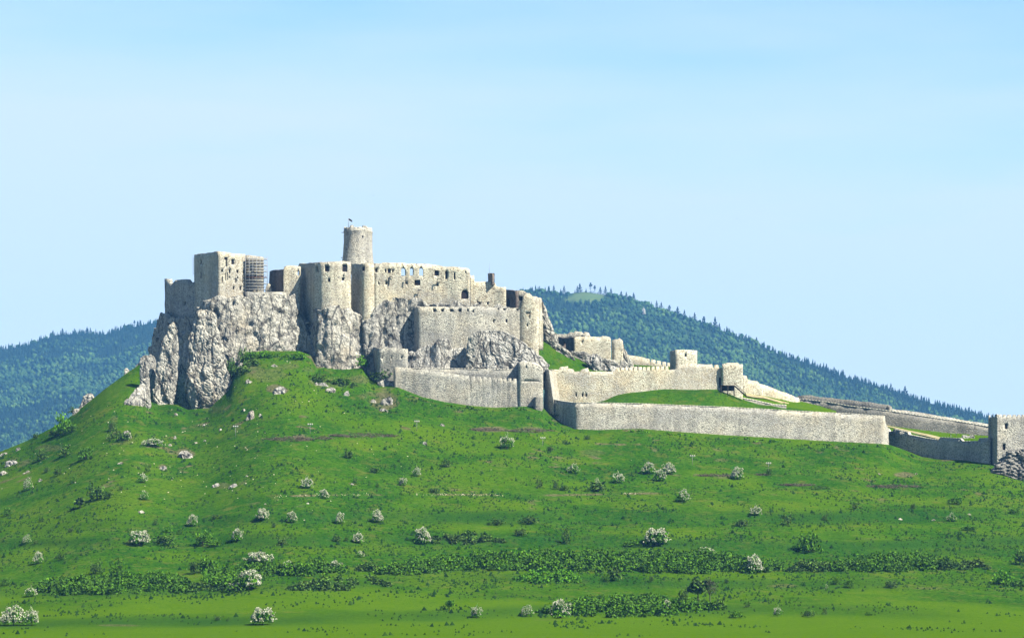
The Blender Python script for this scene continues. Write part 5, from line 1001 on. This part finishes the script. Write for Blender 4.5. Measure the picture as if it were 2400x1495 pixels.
# ------------------------------------------------------------------ people on the lawns
def person(u, v, Y, top, leg, label, lean=0.0, stride=.18, yaw=0.0):
    J = {'pel': (0, 0, .95), 'sp': (lean * .3, 0, 1.2), 'ch': (lean * .6, 0, 1.42), 'nk': (lean * .8, 0, 1.54), 'hd': (lean, 0, 1.64), 'ht': (lean, 0, 1.73),
         'hl': (-.02, .10, .90), 'kl': (stride * .7, .10, .50), 'al': (stride, .10, .07), 'fl': (stride + .16, .10, .03), 'hr': (-.02, -.10, .90), 'kr': (-stride * .2, -.10, .50), 'ar': (-stride, -.10, .09), 'fr': (-stride + .15, -.10, .03),
         'sl': (lean * .6, .19, 1.42), 'el': (lean - .12, .25, 1.16), 'wl': (lean + .02, .25, .93), 'sr': (lean * .6, -.19, 1.42), 'er': (lean + .10, -.25, 1.16), 'wr': (lean + .22, -.22, .98), 'ml': (lean + .04, .25, .85), 'mr': (lean + .27, -.22, .92)}
    E = [('pel', 'sp'), ('sp', 'ch'), ('ch', 'nk'), ('nk', 'hd'), ('hd', 'ht'), ('pel', 'hl'), ('hl', 'kl'), ('kl', 'al'), ('al', 'fl'), ('pel', 'hr'), ('hr', 'kr'), ('kr', 'ar'), ('ar', 'fr'), ('ch', 'sl'), ('sl', 'el'), ('el', 'wl'), ('wl', 'ml'), ('ch', 'sr'), ('sr', 'er'), ('er', 'wr'), ('wr', 'mr')]
    Rr = {'pel': .13, 'sp': .12, 'ch': .14, 'nk': .055, 'hd': .095, 'ht': .07, 'sl': .065, 'sr': .065, 'el': .045, 'er': .045, 'wl': .032, 'wr': .032, 'ml': .04, 'mr': .04, 'hl': .10, 'hr': .10, 'kl': .065, 'kr': .065, 'al': .045, 'ar': .045, 'fl': .04, 'fr': .04}
    k = list(J); me = bpy.data.meshes.new('person'); me.from_pydata([J[a] for a in k], [(k.index(a), k.index(b)) for a, b in E], [])
    o = bpy.data.objects.new('tmp', me); COL.objects.link(o); md = o.modifiers.new('s', 'SKIN'); o.modifiers.new('d', 'SUBSURF').levels = 1
    for i, a in enumerate(k): me.skin_vertices[0].data[i].radius = (Rr[a], Rr[a]); me.skin_vertices[0].data[i].use_root = (a == 'pel')
    m2 = bpy.data.meshes.new_from_object(o.evaluated_get(bpy.context.evaluated_depsgraph_get())); bpy.data.objects.remove(o)
    m2.materials.clear()
    for m in (M['skin'], top, leg, M['black']): m2.materials.append(m)
    for p in m2.polygons:
        z = p.center.z; y = abs(p.center.y); p.material_index = 3 if z > 1.68 or z < .07 else 0 if (z > 1.50 or (y > .2 and z < 1.0)) else 1 if z > .92 else 2
    b = P(u, v, Y); r = put('person', m2, b); r.rotation_euler = (0, 0, yaw); tag(r, label, 'person')
mt = {n: mat_plain('cloth_' + n, c, .9, .1) for n, c in dict(white=(.75, .75, .75), dark=(.03, .04, .08), red=(.45, .05, .05), grey=(.2, .2, .22), blue=(.08, .14, .35)).items()}
def lawn_hit(u, v):
    """where the ray through a lawn row lands on the built ground"""
    dg = bpy.context.evaluated_depsgraph_get(); d = Vector(P(u, v, 1.0)).normalized(); o = d * 1462
    for _ in range(6):
        hit, loc, nrm, idx, ob, mx = scene.ray_cast(dg, o, d)
        if not hit: break
        if ob.name.split('.')[0].endswith(('lawn', 'path')): return loc
        o = loc + d * .05
    return None
for (u, v, a, b, lb, yw) in [(2228.5, 1023.2, 'dark', 'white', 'visitor in a dark top and light trousers walking on the outer lawn', .3), (2241.5, 1022.6, 'dark', 'grey', 'visitor in dark clothes on the outer lawn behind the first one', 2.6), (1838, 948.5, 'red', 'dark', 'visitor in a red top climbing the sandy path', 2.9)]:
    h = lawn_hit(u, v); Yp = h.y if h else (1482 if u > 2000 else 1489)
    person(u, v + .3, Yp, mt[a], mt[b], lb, .08, .2, yw)

# birds gliding in the sky
for k, (u, v, Y, lb) in enumerate([(1728, 513, 1300, 'tiny bird high in the sky right of the castle'), (1695, 661, 1300, 'tiny bird low in the sky over the wooded hill'), (875, 459, 1300, 'tiny bird in the sky above the round tower'), (1124, 141, 1300, 'tiny bird very high near the middle of the sky')]):
    b = Vector(P(u, v, Y)); V = [(0, -.25, 0), (.12, 0, .05), (0, .3, 0), (-.12, 0, .05), (.8, -.05, .22), (-.8, -.05, .22), (0, 0, -.1)]; Fq = [(0, 1, 3, 3)[:3], (1, 2, 3), (0, 4, 1), (1, 4, 2), (3, 5, 0), (2, 5, 3), (0, 6, 2)]
    put_o = put_world('bird', [tuple(b + Vector(q)) for q in V], Fq, M['black']); tag(put_o, lb, 'bird')

# ------------------------------------------------------------------ wooded hills behind
def mat_hillside():
    m, nt, b = new_mat('hillside', .95, .05); at = N(nt, 'ShaderNodeAttribute', attribute_name='mask'); sp = N(nt, 'ShaderNodeSeparateColor'); nt.links.new(at.outputs['Color'], sp.inputs[0])
    n = noise(nt, pos(nt), .02, 5, .7)
    c = mix(nt, sp.outputs[0], ramp(nt, n, [(.35, (.010, .03, .012)), (.65, (.03, .06, .018))]), ramp(nt, n, [(.35, (.09, .16, .04)), (.65, (.15, .21, .06))]))
    nt.links.new(c, b.inputs['Base Color']); return m
KA = 0.40
M['hillside'] = mat_hillside()
M['conifer'] = mat_leaf('conifer_needles', (.008, .024, .018), (.014, .038, .022), (.024, .05, .026))
M['broadleaf'] = mat_leaf('broadleaf_crowns', (.035, .09, .03), (.07, .15, .04), (.12, .22, .055), .75, .006, (.016, .045, .018))
RH = [(300, 1290), (500, 1140), (700, 980), (900, 825), (1000, 760), (1100, 712), (1180, 691), (1230, 686), (1270, 681), (1330, 690), (1345, 686), (1372, 684), (1420, 692), (1480, 703), (1540, 722), (1600, 746), (1650, 760), (1700, 778), (1770, 803), (1830, 832), (1900, 853), (1960, 878), (2050, 903), (2120, 929), (2200, 950), (2330, 983), (2400, 1004), (2700, 1075), (3000, 1130)]
LH = [(-700, 900), (-400, 865), (-100, 838), (0, 820), (60, 812), (130, 786), (170, 783), (210, 782), (240, 785), (290, 772), (340, 760), (420, 748), (600, 738), (900, 780), (1100, 830), (1300, 900), (1600, 1060), (1900, 1280)]
def far_hill(name, ridge, Yr, Y0, v0, u0, u1, seed):
    us = np.arange(u0, u1, 10.0); rv = np.interp(us, [a for a, _ in ridge], [b for _, b in ridge]); rows = []; mk = []
    T = np.linspace(0, 1, 70)
    for t in T:
        Y = Y0 + (Yr - Y0) * t; e = t ** 1.25
        x = (us - U0) / F * Y; q = np.stack([x / 640, np.full(len(us), Y / 640), 0 * x], 1)
        v = v0 + (rv - v0) * e + fbm(q, 4, seed) * 26 * math.sin(math.pi * t)
        rows.append((x, np.full(len(us), Y), (VH - v) / F * Y))
        mk.append(((((us - 1376) / 48) ** 2 + ((v - 698) / 15) ** 2) < 1).astype(float) if name == 'wooded_hill' else 0 * us)
    for s in (300, 900, 2500):
        Y = Yr + s; rows.append(((us - U0) / F * Y, np.full(len(us), Y), rows[69][2] - s * .25)); mk.append(0 * us)
    V = np.concatenate([np.stack(r, 1) for r in rows]); C = len(us); R = len(rows); i = np.arange((R - 1) * (C - 1)); r, c = i // (C - 1), i % (C - 1); a = r * C + c
    me = npmesh(name, V, np.stack([a, a + 1, a + C + 1, a + C], 1), M['hillside'], smooth=True)
    at = me.color_attributes.new('mask', 'FLOAT_COLOR', 'POINT'); k = np.concatenate(mk); at.data.foreach_set('color', np.stack([k, k, k, k * 0 + 1], 1).astype(np.float32).ravel())
    tag(put(name, me), kind='structure')
    G3 = np.array([np.stack(r, 1) for r in rows[:70]]); return us, G3
def sample_hill(hm, uu, vv):
    """points of the hill at the photo positions uu, vv"""
    us, G3 = hm; out = []
    VG = VH - G3[:, :, 2] / G3[:, :, 1] * F
    ci = np.clip(((uu - us[0]) / 10).round().astype(int), 0, len(us) - 1)
    for c, v in zip(ci, vv):
        col = VG[:, c]; k = np.argmax(col <= v)
        if col[k] > v: out.append(G3[69, c]); continue
        if k == 0: out.append(G3[0, c]); continue
        f = (col[k - 1] - v) / (col[k - 1] - col[k] + 1e-9); out.append(G3[k - 1, c] * (1 - f) + G3[k, c] * f)
    return np.array(out)
right_h = far_hill('wooded_hill', RH, 8600, 4200, 1330, 300, 3000, 51)
left_h = far_hill('wooded_slope', LH, 9800, 4600, 1300, -800, 1900, 52)
# valley floor carries the ground to the horizon
tag(put('valley', npmesh('valley', [(-4500, 1500, -42), (4500, 1500, -42), (4500, 12800, -42), (-4500, 12800, -42)], [(0, 1, 2, 3)], M['hillside'])), kind='structure')

def tpl_conifer(seed):
    R = random.Random(seed); V = []; Fq = []
    for (z0, z1, r0, r1) in ((.05, .42, .20, .08), (.28, .66, .155, .05), (.52, .86, .105, .025), (.74, 1.04, .06, .0)):
        n = len(V); m = 7
        for k in range(m): t = 6.283 * k / m + R.random() * .5; q = r0 * R.uniform(.7, 1.25); V.append((math.cos(t) * q, math.sin(t) * q, z0 + R.uniform(-.04, .04)))
        V.append((R.uniform(-.01, .01), R.uniform(-.01, .01), z1))
        for k in range(m): Fq.append((n + k, n + (k + 1) % m, n + m))
    return np.array(V), np.array(Fq)
def tpl_broad(seed):
    bm = bmesh.new(); bmesh.ops.create_icosphere(bm, subdivisions=2, radius=1.0); V = np.array([v.co[:] for v in bm.verts]); Fq = np.array([[v.index for v in f.verts] for f in bm.faces]); bm.free()
    k = 1 + .42 * vnoise(V * 2.1 + seed * 3.3, seed) + .25 * vnoise(V * 5.0 + seed, seed + 3); V = V * k[:, None] * [.36, .36, .46]; V[:, 2] += .55
    return V, Fq
TC = [tpl_conifer(k) for k in range(4)]; TB = [tpl_broad(k) for k in range(4)]
def forest(name, label, hm, u0, u1, n, ridge, seed, hc, hb):
    r = np.random.default_rng(seed); u = r.uniform(u0, u1, n); rv = np.interp(u, [a for a, _ in ridge], [b for _, b in ridge])
    vmax = 1075 if name == 'forest' and u0 < 0 else 1120; v = rv + (r.uniform(0, 1, n) ** .95) * np.maximum(vmax - rv, 5); v[: n // 50] = rv[: n // 50] + r.uniform(0, 6, n // 50)
    p = sample_hill(hm, u, v); p[:, 0] = (u - U0) / F * p[:, 1]
    cn = fbm(np.stack([p[:, 0] / 400, p[:, 1] / 400, 0 * u], 1), 3, seed + 1) + .35 * vnoise(np.stack([p[:, 0] / 90, p[:, 1] / 90, 0 * u], 1), seed)
    con = cn + np.clip((25 - (v - rv)) / 45, 0, .25) > r.uniform(-.4, .4, n)
    clear = (((u - 1376) / 47) ** 2 + ((v - 699) / 14) ** 2 < 1) if u0 > 0 else (u < -1e9)
    AV = []; AF = []; MI = []; off = 0
    for isc, tpls, hh in ((True, TC, hc), (False, TB, hb)):
        idx = np.where((con == isc) & ~clear)[0]
        for t in range(4):
            ids = idx[t::4]; V, Fq = tpls[t]; m = len(ids)
            if m == 0: continue
            h = hh * r.uniform(.65, 1.3, m); a = r.uniform(0, 6.28, m); ca, sa = np.cos(a), np.sin(a)
            X = V[None, :, 0] * ca[:, None] - V[None, :, 1] * sa[:, None]; Yv = V[None, :, 0] * sa[:, None] + V[None, :, 1] * ca[:, None]
            fat = r.uniform(.8, 1.25, m)[:, None]
            W = np.stack([X * h[:, None] * fat, Yv * h[:, None] * fat, V[None, :, 2] * h[:, None]], 2) + p[ids][:, None, :] - [0, 0, 3.0]
            AV.append(W.reshape(-1, 3)); AF.append((Fq[None] + (np.arange(m) * len(V))[:, None, None] + off).reshape(-1, 3)); off += m * len(V); MI.append(np.full(m * len(Fq), 0 if isc else 1))
    me = npmesh(name, np.concatenate(AV), np.concatenate(AF), [M['conifer'], M['broadleaf']], np.concatenate(MI))
    tag(put(name, me), label, 'forest', kind='stuff')
forest('forest', 'mixed forest covering the blue green hill to the right of the castle', right_h, 650, 2750, 31000, RH, 61, 17, 12)
forest('forest', 'hazy mixed forest covering the slope to the left of the castle', left_h, -350, 1050, 23000, LH, 62, 18, 13)
# trees one can tell apart on the skyline
def sky_tree(hm, u, v, h, t, label, group):
    p = sample_hill(hm, np.array([float(u)]), np.array([float(v)]))[0]; x = (u - U0) / F * p[1]; s = p[1] / F
    o = put('conifer_tree', SKY[t], (x, p[1], p[2] - 1.5)); h *= .88; o.scale = (h * s * SKW[t], h * s * SKW[t], h * s * 1.08); o.rotation_euler = (0, 0, u); tag(o, label, 'tree', group)
def sky_mesh(seed, gap=0.0):
    r = np.random.default_rng(seed); n = 420; z = r.uniform(.08, 1, n); rad = (1.04 - z) * .30 * (1 + .45 * np.sin(z * 31 + seed)) * r.uniform(.2, 1, n) ** .5
    if gap: k = (vnoise(np.stack([z * 9, 0 * z, 0 * z], 1), seed) > -gap * .3); z, rad = z[k], rad[k]
    a = r.uniform(0, 6.28, len(z)); p = np.stack([np.cos(a) * rad, np.sin(a) * rad, z], 1); V, f = rot_leaves(p, .030, r, .3); tv = MB(); tv.bar((0, 0, 0), (0, 0, 1.0), .018)
    n0 = len(V); V = np.concatenate([V, np.array(tv.v)]); f = np.concatenate([f, np.array(tv.f) + n0]); return npmesh('conifer_tree', V, f, M['conifer'])
SKY = [sky_mesh(71), sky_mesh(72), sky_mesh(73, 1.0)]; SKW = [1.0, 1.25, 1.5]
g1, g2 = 'conifers on the skyline of the right hill', 'conifers on the skyline of the left hill'
for (u, v, h, t, lb) in [(1322, 689, 22, 0, 'spire shaped conifer just left of the pale clearing'), (1298, 686, 20, 0, 'conifer left of the spire shaped one on the hill top'), (1247, 686, 16, 1, 'small conifer where the wooded hill meets the castle'), (1353, 686, 18, 0, 'thin conifer at the near edge of the clearing'), (1359, 686, 24, 1, 'dark conifer rising above the clearing'),
   (1384, 686, 27, 2, 'tall ragged conifer above the right part of the clearing'), (1394, 688, 22, 2, 'slim gappy conifer beside the tall ragged one'), (1407, 690, 20, 1, 'broad conifer right of the slim gappy one'), (1419, 692, 24, 0, 'dark spire at the right end of the clearing'), (1432, 695, 22, 0, 'pointed conifer next down the ridge from the clearing'),
   (1456, 700, 20, 1, 'broad dark conifer on the upper ridge'), (1468, 702, 20, 0, 'narrow conifer on the upper ridge'), (1485, 706, 22, 1, 'rounded conifer on the upper ridge'), (1539, 724, 22, 0, 'paired conifer left, on the shoulder of the ridge'), (1550, 728, 22, 0, 'paired conifer right, on the shoulder of the ridge'), (1569, 736, 24, 2, 'open crowned pine on the shoulder of the ridge'),
   (1588, 744, 28, 1, 'big dark conifer over the little watch tower'), (1604, 750, 26, 0, 'tall conifer just behind the big dark one'), (1628, 758, 28, 0, 'very pointed conifer above the watch tower slope'), (1650, 764, 26, 2, 'gappy conifer right of the very pointed one'), (1676, 774, 34, 0, 'tallest conifer on the middle ridge'), (1686, 777, 22, 0, 'short companion of the tallest ridge conifer'),
   (1773, 808, 20, 1, 'dark conifer above the gate tower'), (1851, 842, 18, 2, 'gappy conifer lower down the ridge'), (1937, 872, 22, 0, 'pointed conifer above the rubble wall'), (1955, 880, 22, 1, 'broad conifer above the rubble wall'), (1976, 886, 22, 0, 'slim conifer right of the broad one'), (2004, 895, 20, 0, 'slim conifer above the brown ridge wall'),
   (2088, 922, 26, 0, 'tall slim spire above the capped wall'), (2121, 932, 30, 1, 'largest conifer above the far wall'), (2160, 944, 20, 0, 'pointed conifer right of the largest one'), (2232, 963, 18, 1, 'small conifer close to the square tower'), (2263, 970, 16, 0, 'smallest conifer close to the square tower')]:
    sky_tree(right_h, u, v, h, t, lb, g1)
for (u, v, h, t, lb) in [(8, 820, 12, 0, 'small conifer at the left edge of the skyline'), (96, 800, 16, 0, 'conifer on the rising left skyline'), (124, 790, 18, 1, 'broad conifer on the rising left skyline'), (146, 785, 18, 0, 'slim conifer near the left hump'), (204, 784, 20, 1, 'dark conifer on the left hump'), (212, 784, 18, 0, 'spire on the right side of the left hump'),
   (270, 776, 15, 0, 'small conifer past the left hump'), (315, 768, 20, 2, 'ragged pine standing out near the cliff'), (328, 764, 16, 0, 'slim conifer next to the ragged pine')]:
    sky_tree(left_h, u, v, h, t, lb, g2)
p = sample_hill(right_h, np.array([1508.]), np.array([738.]))[0]
blob('rock_outcrop', 'pale rock needle showing among the trees of the right hill', [(719, 1507, 1510), (726, 1505, 1512), (732, 1506, 1513), (736, 1506, 1514)], p[1] - 60, .6, 'rockwhite', .8, 1, seed=88, res=2.5)

# ------------------------------------------------------------------ haze
hm_, nt, b = new_mat('haze'); nt.nodes.remove(b); pv = N(nt, 'ShaderNodeVolumePrincipled'); pv.inputs['Color'].default_value = (.15, .45, 1, 1); pv.inputs['Density'].default_value = 0.000027; pv.inputs['Anisotropy'].default_value = 0.0
nt.links.new(pv.outputs[0], nt.nodes['Material Output'].inputs['Volume'])
X0, X1, A0, A1, Z0, Z1 = -4550, 4550, -60, 12850, -60, 1250
vb = [(x, y, z) for x in (X0, X1) for y in (A0, A1) for z in (Z0, Z1)]
tag(put('haze', npmesh('haze', vb, [(0, 1, 3, 2), (4, 6, 7, 5), (0, 4, 5, 1), (2, 3, 7, 6), (0, 2, 6, 4), (1, 5, 7, 3)], hm_)), 'thin blue summer haze in the air', 'haze', kind='stuff')
